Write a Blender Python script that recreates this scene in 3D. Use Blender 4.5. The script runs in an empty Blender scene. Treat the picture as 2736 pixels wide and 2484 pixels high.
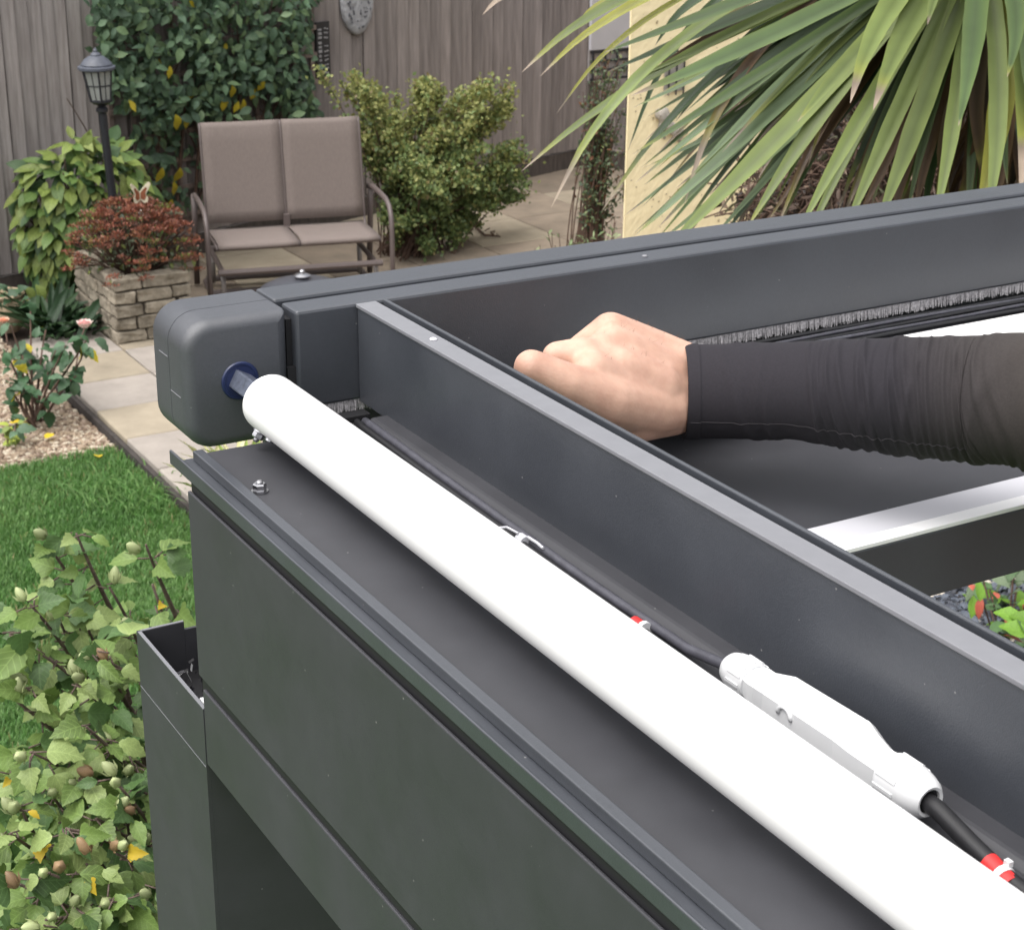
import bpy, bmesh, math, random
from mathutils import Vector as V, Matrix, Euler
R = random.Random(11)
PI = math.pi
sc = bpy.context.scene
COL = sc.collection

# ------------------------------------------------------------------ camera, sky, sun, exposure
CAM = V((0, 0, 3.0))
AX_R = V((0.863879, -0.503605, 0.009755)); AX_D = V((-0.175705, -0.319439, -0.931175)); AX_F = V((0.472060, 0.802708, -0.364443))
cd = bpy.data.cameras.new('camera'); cam = bpy.data.objects.new('camera', cd); COL.objects.link(cam)
m = Matrix(((AX_R.x, -AX_D.x, -AX_F.x), (AX_R.y, -AX_D.y, -AX_F.y), (AX_R.z, -AX_D.z, -AX_F.z)))
cam.matrix_world = Matrix.Translation(CAM) @ m.to_4x4()
cd.sensor_width = 36; cd.lens = 36 * 4743.93 / 2736; cd.clip_start = 0.02; cd.clip_end = 500
sc.camera = cam
cd.dof.use_dof = True; cd.dof.focus_distance = 1.4; cd.dof.aperture_fstop = 36
SUN_EL, SUN_AZ = 66, 262            # azimuth clockwise from +Y
w = bpy.data.worlds.new('World'); sc.world = w; w.use_nodes = True
nt = w.node_tree; bg = nt.nodes['Background']
sky = nt.nodes.new('ShaderNodeTexSky'); sky.sky_type = 'NISHITA'; sky.sun_disc = False
sky.sun_elevation = math.radians(SUN_EL); sky.sun_rotation = math.radians(SUN_AZ); sky.dust_density = 6; sky.air_density = 1.0; sky.ozone_density = 1.0
hs = nt.nodes.new('ShaderNodeHueSaturation'); hs.inputs['Saturation'].default_value = 0.22
nt.links.new(sky.outputs[0], hs.inputs['Color']); nt.links.new(hs.outputs[0], bg.inputs[0]); bg.inputs[1].default_value = 0.15
sd = bpy.data.lights.new('sun', 'SUN'); sun = bpy.data.objects.new('sun', sd); COL.objects.link(sun)
sd.energy = 1.4; sd.angle = math.radians(110); sd.color = (1, .96, .9)
ca = math.radians(SUN_AZ); ce = math.radians(SUN_EL)
sv = V((math.sin(ca) * math.cos(ce), math.cos(ca) * math.cos(ce), math.sin(ce)))
sun.rotation_euler = (-sv).to_track_quat('-Z', 'Y').to_euler(); sun.location = (2, -6, 9)
sc.view_settings.view_transform = 'Standard'; sc.view_settings.look = 'None'; sc.view_settings.gamma = 1
sc.view_settings.exposure = 0.72
sc.cycles.max_bounces = 8; sc.cycles.use_denoising = True

# ------------------------------------------------------------------ helpers
def at(u, v, Y=None, Z=None, X=None, D=None):
    """point of the garden seen at (u, v) of a 2016 px wide view, at a known Y, Z, X or depth"""
    F = 3495.5
    d = AX_R * ((u - 1008) / F) + AX_D * ((v - 915.2) / F) + AX_F
    if Y is not None: k = Y / d.y
    elif Z is not None: k = (Z - 3) / d.z
    elif X is not None: k = X / d.x
    else: k = D
    return CAM + d * k

def nodes(name):
    mt = bpy.data.materials.new(name); mt.use_nodes = True
    return mt, mt.node_tree, mt.node_tree.nodes['Principled BSDF']

def mat(name, col, rough=.6, var=.25, scale=8., bump=0., bscale=None, metal=0., spec=.5, specks=0., col2=None, obj_rand=0., stretch=None, detail=4, gen=False, sss=0, coat=0):
    mt, t, b = nodes(name)
    L = t.links.new; N = t.nodes.new
    b.inputs['Roughness'].default_value = rough; b.inputs['Metallic'].default_value = metal; b.inputs['Specular IOR Level'].default_value = spec
    tc = N('ShaderNodeTexCoord'); mp = N('ShaderNodeMapping'); L(tc.outputs['Object'], mp.inputs[0])
    if stretch: mp.inputs['Scale'].default_value = stretch
    if obj_rand:
        oi = N('ShaderNodeObjectInfo'); ml = N('ShaderNodeMath'); ml.operation = 'MULTIPLY'; ml.inputs[1].default_value = 37.
        L(oi.outputs['Random'], ml.inputs[0]); L(ml.outputs[0], mp.inputs['Location'])
    nz = N('ShaderNodeTexNoise'); nz.inputs['Scale'].default_value = scale; nz.inputs['Detail'].default_value = detail; nz.inputs['Roughness'].default_value = .6
    L(mp.outputs[0], nz.inputs['Vector'])
    rp = N('ShaderNodeValToRGB'); rp.color_ramp.elements[0].position = .3; rp.color_ramp.elements[1].position = .7
    c = V(col); c2 = V(col2) if col2 else c
    a0 = c * (1 - var); a1 = c2 * (1 + var)
    rp.color_ramp.elements[0].color = (*a0, 1); rp.color_ramp.elements[1].color = (*a1, 1)
    L(nz.outputs['Fac'], rp.inputs[0]); out = rp.outputs[0]
    if obj_rand:
        hv = N('ShaderNodeHueSaturation'); mr = N('ShaderNodeMapRange'); mr.inputs[3].default_value = 1 - obj_rand; mr.inputs[4].default_value = 1 + obj_rand
        L(oi.outputs['Random'], mr.inputs[0]); L(mr.outputs[0], hv.inputs['Value']); L(out, hv.inputs['Color']); out = hv.outputs[0]
    if specks:      # broad smudges, dust grains and a few fine scratches
        n3 = N('ShaderNodeTexNoise'); n3.inputs['Scale'].default_value = 9; n3.inputs['Detail'].default_value = 6; L(tc.outputs['Object'], n3.inputs['Vector'])
        m3 = N('ShaderNodeMapRange'); m3.inputs[1].default_value = .35; m3.inputs[2].default_value = .65; m3.inputs[3].default_value = .92; m3.inputs[4].default_value = 1.1; L(n3.outputs['Fac'], m3.inputs[0])
        h3 = N('ShaderNodeHueSaturation'); L(out, h3.inputs['Color']); L(m3.outputs[0], h3.inputs['Value'])
        m4 = N('ShaderNodeMapRange'); m4.inputs[1].default_value = .35; m4.inputs[2].default_value = .65; m4.inputs[3].default_value = rough - .05; m4.inputs[4].default_value = rough + .07; L(n3.outputs['Fac'], m4.inputs[0]); L(m4.outputs[0], b.inputs['Roughness'])
        vo = N('ShaderNodeTexVoronoi'); vo.inputs['Scale'].default_value = 42; L(tc.outputs['Object'], vo.inputs['Vector'])
        lt_ = N('ShaderNodeMath'); lt_.operation = 'LESS_THAN'; lt_.inputs[1].default_value = .032; L(vo.outputs['Distance'], lt_.inputs[0])
        mx3 = N('ShaderNodeMixRGB'); ms_ = N('ShaderNodeMath'); ms_.operation = 'MULTIPLY'; ms_.inputs[1].default_value = specks; L(lt_.outputs[0], ms_.inputs[0]); L(ms_.outputs[0], mx3.inputs[0]); L(h3.outputs[0], mx3.inputs[1]); mx3.inputs[2].default_value = (.42, .41, .4, 1); out = mx3.outputs[0]
    L(out, b.inputs['Base Color'])
    if bump:
        n2 = N('ShaderNodeTexNoise'); n2.inputs['Scale'].default_value = bscale or scale * 3; n2.inputs['Detail'].default_value = 5
        L(mp.outputs[0], n2.inputs['Vector']); bp = N('ShaderNodeBump'); bp.inputs['Strength'].default_value = bump; bp.inputs['Distance'].default_value = .01
        L(n2.outputs['Fac'], bp.inputs['Height']); L(bp.outputs[0], b.inputs['Normal'])
    if sss:
        b.inputs['Subsurface Weight'].default_value = sss; b.inputs['Subsurface Radius'].default_value = (.012, .005, .003); b.inputs['Subsurface Scale'].default_value = .5
    if coat: b.inputs['Coat Weight'].default_value = coat; b.inputs['Coat Roughness'].default_value = .3; b.inputs['Coat IOR'].default_value = 1.6
    return mt

def leafmat(name, col, var=.3, rough=.5, trans=.25, scale=30, obj_rand=.25, attr=None, vein=0.):
    mt, t, b = nodes(name); L = t.links.new; N = t.nodes.new
    b.inputs['Roughness'].default_value = rough; b.inputs['Specular IOR Level'].default_value = .4
    tc = N('ShaderNodeTexCoord'); nz = N('ShaderNodeTexNoise'); nz.inputs['Scale'].default_value = scale; nz.inputs['Detail'].default_value = 3
    L(tc.outputs['Object'], nz.inputs['Vector'])
    hv = N('ShaderNodeHueSaturation'); mr = N('ShaderNodeMapRange'); mr.inputs[1].default_value = .3; mr.inputs[2].default_value = .7
    mr.inputs[3].default_value = 1 - var; mr.inputs[4].default_value = 1 + var
    L(nz.outputs['Fac'], mr.inputs[0])
    oi = N('ShaderNodeObjectInfo'); m2 = N('ShaderNodeMapRange'); m2.inputs[3].default_value = 1 - obj_rand; m2.inputs[4].default_value = 1 + obj_rand
    L(oi.outputs['Random'], m2.inputs[0]); mm = N('ShaderNodeMath'); mm.operation = 'MULTIPLY'; L(mr.outputs[0], mm.inputs[0]); L(m2.outputs[0], mm.inputs[1])
    L(mm.outputs[0], hv.inputs['Value'])
    if attr:
        an = N('ShaderNodeAttribute'); an.attribute_name = attr; L(an.outputs['Color'], hv.inputs['Color'])
    else: hv.inputs['Color'].default_value = (*col, 1)
    if vein:
        uv = N('ShaderNodeUVMap'); sx_ = N('ShaderNodeSeparateXYZ'); L(uv.outputs[0], sx_.inputs[0])
        def mth(op, a, b_=None):
            n_ = N('ShaderNodeMath'); n_.operation = op
            for i_, q_ in enumerate((a, b_)):
                if q_ is None: continue
                if isinstance(q_, (int, float)): n_.inputs[i_].default_value = q_
                else: L(q_, n_.inputs[i_])
            return n_.outputs[0]
        ab = mth('ABSOLUTE', sx_.outputs[1]); fr_ = mth('FRACT', mth('MULTIPLY', mth('SUBTRACT', sx_.outputs[0], mth('MULTIPLY', ab, 1.1)), 5.5))
        ln = mth('MAXIMUM', mth('LESS_THAN', fr_, .13), mth('LESS_THAN', ab, .013)); mxc = N('ShaderNodeMixRGB'); mxc.blend_type = 'MIX'
        L(mth('MULTIPLY', ln, vein), mxc.inputs[0]); L(hv.outputs[0], mxc.inputs[1]); lc = V(col) * 1.7 + V((.03, .03, .02)); mxc.inputs[2].default_value = (*lc, 1); L(mxc.outputs[0], b.inputs['Base Color'])
    else: L(hv.outputs[0], b.inputs['Base Color'])
    if trans:
        tr = N('ShaderNodeBsdfTranslucent'); L(hv.outputs[0], tr.inputs[0]); mx = N('ShaderNodeMixShader'); mx.inputs[0].default_value = trans
        L(b.outputs[0], mx.inputs[1]); L(tr.outputs[0], mx.inputs[2]); L(mx.outputs[0], t.nodes['Material Output'].inputs[0])
    return mt

def empty(name, loc, label, cat, group=None):
    o = bpy.data.objects.new(name, None); COL.objects.link(o); o.location = loc; o.empty_display_size = .1
    return tag(o, label, cat, group)
def tag(o, label=None, cat=None, group=None, kind=None):
    if label: o['label'] = label
    if cat: o['category'] = cat
    if group: o['group'] = group
    if kind: o['kind'] = kind
    return o
def link(name, me, parent=None, loc=None):
    o = bpy.data.objects.new(name, me); COL.objects.link(o)
    if parent is not None:
        o.parent = parent
        o.matrix_parent_inverse = Matrix.Translation(-WL(parent))
    if loc is not None: o.location = loc
    return o
def WL(o):
    p = V((0, 0, 0)); q = o
    while q is not None:
        p = p + q.location + (q.matrix_parent_inverse.translation if q.parent else V((0, 0, 0))); q = q.parent
    return p

class MB:
    def __init__(s): s.v = []; s.f = []; s.mi = []; s.c = []; s.uv = []
    def add(s, vs, fs, mi=0, col=None, uv=None):
        if uv is not None: s.uv += uv
        k = len(s.v); s.v += [tuple(p) for p in vs]; s.f += [tuple(i + k for i in f) for f in fs]; s.mi += [mi] * len(fs)
        if col is not None: s.c += (list(col) if isinstance(col, list) else [col] * len(vs))
        return s
    def box(s, x0, x1, y0, y1, z0, z1, M=None, mi=0):
        vs = [V((x, y, z)) for x in (x0, x1) for y in (y0, y1) for z in (z0, z1)]
        if M: vs = [M @ p for p in vs]
        return s.add(vs, [(0, 1, 3, 2), (4, 6, 7, 5), (0, 4, 5, 1), (2, 3, 7, 6), (0, 2, 6, 4), (1, 5, 7, 3)], mi)
    def tube(s, pts, rs, n=10, caps=True, mi=0, flat=1.0, up=None):
        pts = [V(p) for p in pts]
        if not hasattr(rs, '__len__'): rs = [rs] * len(pts)
        vs = []; fs = []; prev = None
        for i, p in enumerate(pts):
            t = (pts[min(i + 1, len(pts) - 1)] - pts[max(i - 1, 0)]).normalized()
            if prev is None:
                a = V(up) if up else (V((0, 0, 1)) if abs(t.z) < .9 else V((1, 0, 0)))
                prev = (a - t * a.dot(t)).normalized()
            else: prev = (prev - t * prev.dot(t)).normalized()
            b = t.cross(prev)
            vs += [p + (prev * math.cos(2 * PI * k / n) + b * math.sin(2 * PI * k / n) * flat) * rs[i] for k in range(n)]
        for i in range(len(pts) - 1):
            for k in range(n): fs.append((i * n + k, i * n + (k + 1) % n, (i + 1) * n + (k + 1) % n, (i + 1) * n + k))
        if caps: fs.append(tuple(range(n - 1, -1, -1))); fs.append(tuple((len(pts) - 1) * n + k for k in range(n)))
        return s.add(vs, fs, mi)
    def lathe(s, prof, c, n=16, axis=(0, 0, 1), mi=0):
        ax = V(axis).normalized(); a = ax.orthogonal().normalized(); b = ax.cross(a); c = V(c)
        vs = []; fs = []
        for r, h in prof: vs += [c + ax * h + (a * math.cos(2 * PI * k / n) + b * math.sin(2 * PI * k / n)) * max(r, 1e-5) for k in range(n)]
        for i in range(len(prof) - 1):
            for k in range(n): fs.append((i * n + k, i * n + (k + 1) % n, (i + 1) * n + (k + 1) % n, (i + 1) * n + k))
        fs.append(tuple(range(n - 1, -1, -1))); fs.append(tuple((len(prof) - 1) * n + k for k in range(n)))
        return s.add(vs, fs, mi)
    def mesh(s, name, mats):
        me = bpy.data.meshes.new(name); me.from_pydata(s.v, [], s.f)
        for q in (mats if isinstance(mats, (list, tuple)) else [mats]): me.materials.append(q)
        if any(s.mi): me.polygons.foreach_set('material_index', s.mi)
        if s.c:
            at_ = me.color_attributes.new('Col', 'FLOAT_COLOR', 'POINT')
            at_.data.foreach_set('color', [x for c in s.c for x in (*c, 1)])
        if s.uv and len(s.uv) == len(s.v):
            ul = me.uv_layers.new(name='UVMap'); ix = [0] * len(me.loops); me.loops.foreach_get('vertex_index', ix)
            ul.data.foreach_set('uv', [x for i in ix for x in s.uv[i]])
        me.update(); return me
    def build(s, name, mats, parent=None, bevel=0, smooth=False, seg=2):
        me = s.mesh(name, mats); o = link(name, me, parent)
        if bevel:
            b = o.modifiers.new('bevel', 'BEVEL'); b.width = bevel; b.segments = seg; b.limit_method = 'ANGLE'; b.angle_limit = .6
        if smooth:
            me.polygons.foreach_set('use_smooth', [True] * len(me.polygons))
            if smooth != True:
                try: me.set_sharp_from_angle(angle=smooth)
                except Exception: pass
        return o

# leaf outlines (x along the leaf, y half width)
PROF = {
    'oval': [(0, 0), (.1, .11), (.25, .21), (.45, .27), (.65, .24), (.85, .12), (1, 0)],
    'narrow': [(0, 0), (.2, .08), (.5, .11), (.8, .07), (1, 0)],
    'tiny': [(0, 0), (.5, .3), (1, 0)],
    'lobed': [(0, 0), (.03, .15), (.1, .30), (.2, .38), (.3, .46), (.38, .40), (.45, .31), (.53, .34), (.6, .29), (.66, .21), (.74, .22), (.82, .12), (1, 0)],
    'dtooth': [(0, 0), (.08, .15), (.16, .17), (.24, .26), (.34, .27), (.42, .33), (.54, .29), (.62, .29), (.72, .2), (.8, .19), (.9, .08), (1, 0)],
}
def leafgeo(kind, fold=.25, droop=.25, wav=0., twist=0.):
    pr = PROF[kind]; vs = []; fs = []; n = len(pr)
    for i, (x, y) in enumerate(pr):
        z = -droop * x * x
        for a, k in ((-1, .55), (-.5, .95), (0, 1), (.5, .95), (1, .55)):       # domed halves either side of a sunken midrib
            yy = y * a; e = fold * abs(yy) * (1.25 if abs(a) == .5 else .8) + (wav * math.sin(i * 1.9 + a * 2) if abs(a) == 1 else 0) + twist * yy * x
            vs.append((x, yy, z + e))
    for i in range(n - 1):
        p = 5 * i; q = p + 5
        for k in range(4):
            if i == 0: fs.append((p + 2, q + k, q + k + 1))
            elif i == n - 2: fs.append((p + k, q + 2, p + k + 1))
            else: fs.append((p + k, q + k, q + k + 1, p + k + 1))
    if kind == 'tiny':
        vs = [(0, 0, 0), (.5, .3, fold * .3), (1, 0, -droop * .5), (.5, -.3, fold * .3)]; fs = [(0, 1, 2, 3)]
    return vs, fs
LG = {}
def getleaf(kind, k):
    key = (kind, k)
    if key not in LG:
        r = random.Random(k * 7 + len(kind)); LG[key] = leafgeo(kind, r.uniform(.05, .5), r.uniform(.05, .6), .03, r.uniform(-.5, .5))
    return LG[key]
def orient(p, d, up, length, wid=1., roll=0.):
    """matrix placing a unit leaf at p growing along d, its face turned to up"""
    x = V(d).normalized(); z = V(up); z = z - x * z.dot(x)
    if z.length < 1e-4: z = x.orthogonal()
    z.normalize(); y = z.cross(x)
    mm = Matrix((x, y, z)).transposed().to_4x4()
    return Matrix.Translation(p) @ mm @ Matrix.Rotation(roll, 4, 'X') @ Matrix.Diagonal((length, length * wid, length, 1))
MESHES = {}
def foliage(root, leaves, mats, nobj, name='leaf', rest='foliage'):
    """leaves: (matrix, kind, variant, material index, importance); the most important become leaf objects, the rest one mass"""
    leaves = sorted(leaves, key=lambda q: -q[4])
    for M, kind, k, mi, _ in leaves[:nobj]:
        key = (kind, k, mats[mi].name)
        if key not in MESHES:
            vs, fs = getleaf(kind, k); me = MB().add(vs, fs, uv=[p[:2] for p in vs]).mesh('leaf', mats[mi]); me.polygons.foreach_set('use_smooth', [True] * len(me.polygons)); MESHES[key] = me
        o = bpy.data.objects.new(name, MESHES[key]); COL.objects.link(o); o.parent = root
        o.matrix_parent_inverse = Matrix.Translation(-WL(root)); o.matrix_basis = M
    if len(leaves) > nobj:
        mb = MB()
        for M, kind, k, mi, _ in leaves[nobj:]:
            vs, fs = getleaf(kind, k); mb.add([M @ V(p) for p in vs], fs, mi, uv=[p[:2] for p in vs])
        tag(mb.build(rest, mats, root, smooth=True), kind='stuff')
def rdir(r=R):
    while True:
        d = V((r.uniform(-1, 1), r.uniform(-1, 1), r.uniform(-1, 1)))
        if .05 < d.length < 1: return d.normalized()
def bez(a, b, c, n):
    a, b, c = V(a), V(b), V(c)
    return [a * (1 - t) ** 2 + b * 2 * t * (1 - t) + c * t * t for t in [i / n for i in range(n + 1)]]

# ------------------------------------------------------------------ materials
M_ANT = mat('anthracite_powder_coat', (.044, .0485, .0585), rough=.40, var=.06, scale=260, bump=.08, bscale=900, spec=1., specks=.4)
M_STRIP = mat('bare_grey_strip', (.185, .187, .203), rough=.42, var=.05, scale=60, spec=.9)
M_ANT_S = mat('anthracite_satin', (.043, .0435, .050), rough=.5, var=.06, scale=40, bump=.06, bscale=1200, spec=.5, specks=.4)
M_CAP = mat('anthracite_cast', (.054, .058, .069), rough=.45, var=.1, scale=300, bump=.2, bscale=1500, spec=1., specks=.25)
M_BLACK = mat('black_slot', (.012, .012, .014), rough=.6, var=.1)
M_WHITE = mat('white_coated_tube', (.88, .88, .88), rough=.35, var=.01)
M_WPLA = mat('white_plastic', (.66, .668, .68), rough=.42, var=.03)
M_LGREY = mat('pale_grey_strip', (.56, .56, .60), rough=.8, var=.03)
M_NAVY = mat('navy_plastic', (.018, .028, .085), rough=.35, var=.15, scale=200)
M_SHAFT = mat('dark_steel_shaft', (.17, .19, .25), rough=.32, var=.3, scale=120, metal=.5)
M_CHROME = mat('zinc_steel', (.45, .45, .47), rough=.28, var=.1, scale=150, metal=1)
M_CABLE = mat('black_cable', (.014, .014, .016), rough=.5, var=.2, scale=100)
M_CABG = mat('grey_cable', (.07, .07, .085), rough=.45, var=.2, scale=100)
M_RED = mat('red_tape', (.6, .03, .03), rough=.45, var=.1)
M_BRUSH = mat('grey_bristle', (.32, .31, .325), rough=.8, var=.5, scale=400)
M_SKIN = mat('skin', (.52, .30, .222), rough=.52, var=.08, scale=34, bump=.06, bscale=420, sss=.12, col2=(.58, .37, .28))
M_NAIL = mat('nail', (.62, .40, .33), rough=.3, var=.03)
M_FAB = mat('black_jersey', (.034, .030, .038), rough=.92, var=.13, scale=500, bump=.2, bscale=900, col2=(.040, .036, .040), spec=.3)

# ------------------------------------------------------------------ ground, lawn, beds, paving
def struct(o): o['kind'] = 'structure'; return o
M_SOIL = mat('soil', (.07, .05, .037), rough=.95, var=.4, scale=14, bump=.5)
M_LAWN = mat('lawn_earth', (.06, .125, .034), rough=.95, var=.4, scale=6, bump=.4)
M_EDGE = mat('timber_edging', (.04, .033, .03), rough=.9, var=.4, scale=20, bump=.4)
g = MB().add([(-60, -60, -.12), (80, -60, -.12), (80, 80, -.12), (-60, 80, -.12)], [(0, 1, 2, 3)]); struct(g.build('ground', M_SOIL))
lw = MB().box(-8, 2.405, -8, 7.80, -.115, -.06); struct(lw.build('lawn', M_LAWN))
gbed = MB().box(-4, 2.405, 7.805, 10.6, -.115, -.075); struct(gbed.build('gravel_bed', M_SOIL))
e = MB().box(2.41, 2.435, -4, 9.62, -.118, -.022); struct(e.build('path_edging', M_EDGE))
M_SL = [mat('slab_buff', (.30, .255, .19), rough=.85, var=.14, scale=7, bump=.12, bscale=60, obj_rand=.08),
        mat('slab_grey_pink', (.295, .262, .232), rough=.85, var=.13, scale=7, bump=.12, bscale=60, obj_rand=.08),
        mat('slab_weathered_tan', (.205, .165, .125), rough=.88, var=.2, scale=5, bump=.15, bscale=60, obj_rand=.1)]
def slabmesh(w_, d_, name, mt):
    b = bmesh.new(); bmesh.ops.create_cube(b, size=1); bmesh.ops.scale(b, vec=(w_, d_, .045), verts=b.verts)
    bmesh.ops.bevel(b, geom=[q for q in b.edges], offset=.005, segments=1, affect='EDGES')
    me = bpy.data.meshes.new(name); b.to_mesh(me); b.free(); me.materials.append(mt); return me
path = MB().box(2.438, 3.345, 2, 9.62, -.115, -.042).build('path', M_SOIL); struct(path)
sm = [slabmesh(.442, .442, 'slab', q) for q in M_SL]
tone = [0, 1, 0, 1, 0, 1, 1, 0]
for c_ in range(2):
    for k in range(10):
        y = 9.375 - .45 * k
        o = link('slab', sm[tone[(k + c_ * 3 + 1) % 8]], path, (2.663 + .45 * c_, y, -.0225)); o.rotation_euler = (R.uniform(-.006, .006), R.uniform(-.006, .006), R.uniform(-.006, .006))
patio = MB().box(3.347, 9.0, 3.0, 12.6, -.117, -.044).build('patio', M_SOIL); struct(patio)
sm2 = [slabmesh(.592, .592, 'slab', M_SL[2]), slabmesh(.592, .592, 'slab', M_SL[0])]
for i in range(9):
    for j in range(12):
        x = 3.65 + .6 * i; y = 12.3 - .6 * j
        q = V((x, y, 0)) - CAM
        u = 1008 + 3495 * q.dot(AX_R) / q.dot(AX_F); v = 915 + 3495 * q.dot(AX_D) / q.dot(AX_F)
        if -500 < u < 2500 and v < 1900:
            o = link('slab', sm2[0 if R.random() < .85 else 1], patio, (x, y, -.0235)); o.rotation_euler = (R.uniform(-.004, .004), R.uniform(-.004, .004), 0)

# ------------------------------------------------------------------ the pergola frame
pg = empty('pergola_frame', (.53, 1.4, 0), 'anthracite grey aluminium pergola frame with open roller box, corner post and side beam', 'pergola')
X1 = 3.6; Y0 = -1.3
beam = MB().box(.602, X1, 1.405, 1.4395, 2.458, 2.55).box(.598, X1, 1.4465, 1.4895, 2.36, 2.5515).box(.606, X1, 1.438, 1.448, 2.40, 2.541)
side = beam.build('side_beam', M_ANT, pg, bevel=.0028)
# bristle strip under the beam face
br = MB().box(.604, X1, 1.4075, 1.411, 2.4495, 2.4585)
rb = random.Random(3); x = .604
while x < 2.3:
    h = rb.uniform(.0085, .0125); dx = rb.uniform(-.0012, .0012); yy = 1.4065 + rb.uniform(-.0008, .001); ww = .0011
    br.add([(x, yy, 2.4585), (x + ww, yy, 2.4585), (x + ww + dx, yy - rb.uniform(0, .002), 2.4585 - h), (x + dx, yy - .001, 2.4585 - h)], [(0, 1, 2, 3)]); x += .0007
br.build('brush_strip', M_BRUSH, side)
MB().lathe([(0, 0), (.003, .0002), (.003, .0012), (.0015, .002), (0, .002)], (.985, 1.4185, 2.5499), 10).build('screw_head', M_STRIP, side)
MB().box(.5965, .6035, 1.416, 1.484, 2.442, 2.541).box(.594, .6045, 1.409, 1.414, 2.478, 2.498).build('joint_core', M_BLACK, pg)

def rrect(x0, x1, z0, z1, rr, ins, n=8):
    x0 += ins; x1 -= ins; z0 += ins; z1 -= ins; out = []
    for (cx, cz, a0, r) in ((x1, z1, 0, rr[0]), (x0, z1, 90, rr[1]), (x0, z0, 180, rr[2]), (x1, z0, 270, rr[3])):
        r = max(r - ins, .0008); sx = -1 if cx == x1 else 1; sz = -1 if cz == z1 else 1
        for k in range(n + 1):
            a = math.radians(a0 + 90 * k / n); out.append((cx + sx * r + r * math.cos(a), cz + sz * r + r * math.sin(a)))
    return out
def loft(rings, name, mt, parent, smooth=.7):
    mb = MB(); n = len(rings[0][1]); vs = []; fs = []
    for y, pr in rings: vs += [(x, y, z) for x, z in pr]
    for i in range(len(rings) - 1):
        for k in range(n): fs.append((i * n + k, (i + 1) * n + k, (i + 1) * n + (k + 1) % n, i * n + (k + 1) % n))
    fs.append(tuple(range(n))); fs.append(tuple((len(rings) - 1) * n + k for k in range(n - 1, -1, -1)))
    return mb.add(vs, fs).build(name, mt, parent, smooth=smooth)
CR = (.004, .026, .026, .006)
cp = lambda ins: rrect(.4965, .5955, 2.4335, 2.5525, CR, ins)
cap = loft([(1.4065, cp(.0105)), (1.4072, cp(.007)), (1.4095, cp(.0035)), (1.4135, cp(.001)), (1.418, cp(0)), (1.4455, cp(0)), (1.4458, cp(.0009)), (1.4466, cp(.0009)), (1.4469, cp(0)), (1.484, cp(0)), (1.4885, cp(.002)), (1.4905, cp(.007))], 'end_cap', M_CAP, pg)
# faint mould lines on the outer side of the cap
sl = MB().box(.4958, .4969, 1.4475, 1.4700, 2.5122, 2.5128).box(.4958, .4969, 1.420, 1.4445, 2.4822, 2.4828).build('mould_line', M_STRIP, cap)
hub = MB().lathe([(.0, -.001), (.0172, -.001), (.0178, .0005), (.0168, .0018), (.0150, .0018), (.0145, .0010), (0, .0010)], (.547, 1.4064, 2.4945), 28, (0, -1, 0)).build('shaft_hub', M_NAVY, cap, smooth=.5)

plate = MB().box(.6615, .6795, Y0, 1.4035, 2.4568, 2.5465).box(.6795, .6875, Y0 + .002, 1.4030, 2.4580, 2.5385).box(.6872, .6908, Y0 + .003, 1.4028, 2.4590, 2.5510)
plate = plate.build('box_side_plate', M_ANT, pg, bevel=.0011)
MB().box(.6598, .6800, Y0 + .001, 1.4032, 2.5468, 2.5502).build('top_strip', M_STRIP, plate, bevel=.0006)  # sky sheen on the plate's top, put into a lighter grey
MB().lathe([(0, 0), (.0031, 0), (.0034, .0008), (.0024, .0018), (0, .0021)], (.6706, 1.2738, 2.5501), 16).build('rivet', M_LGREY, plate, smooth=.8)
floor = MB().box(.4835, .6612, Y0, 1.348, 2.4510, 2.4564)
pr = [(.6412 + .0203 * k / 8, 2.4564 + .0045 * math.sin(PI / 2 * min(1, k / 3))) for k in range(9)]
vs = [(x, y, z) for y in (Y0, 1.347) for x, z in pr] ; fs = [(i, i + 1, i + 10, i + 9) for i in range(8)]
floor.add(vs + [(x, y, 2.4553) for y in (Y0, 1.347) for x in (.6412, .6615)], fs + [(18, 0, 9, 20)])
flo = floor.build('box_floor', M_ANT_S, pg, bevel=.0008)
MB().box(.605, .66, 1.3485, 1.404, 2.440, 2.4485).box(.625, .659, 1.375, 1.39, 2.4487, 2.4545).build('floor_bracket', M_BLACK, pg, bevel=.0008)
MB().box(.4742, .4832, Y0, 1.336, 2.4566, 2.4652).box(.4662, .4838, Y0 - .001, 1.342, 2.4500, 2.4563).box(.4640, .4664, Y0 - .002, 1.366, 2.4450, 2.4578).build('edge_rail', M_ANT, pg, bevel=.0010)
MB().box(.4665, .476, Y0, 1.322, 2.4345, 2.4498).build('shadow_gap', M_BLACK, pg)
pan = MB().box(.4626, .4655, Y0, 1.3215, 2.2632, 2.4362).box(.4655, .4705, Y0 + .001, 1.3205, 2.4250, 2.4338).build('fascia_panel', M_ANT_S, pg, bevel=.0010)
MB().box(.4650, .480, Y0, 1.3195, 2.240, 2.2700).build('shadow_gap', M_BLACK, pg)
MB().box(.4626, .52, Y0, 1.314, 2.1775, 2.2525).build('lower_beam', M_ANT_S, pg, bevel=.0012)
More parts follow.
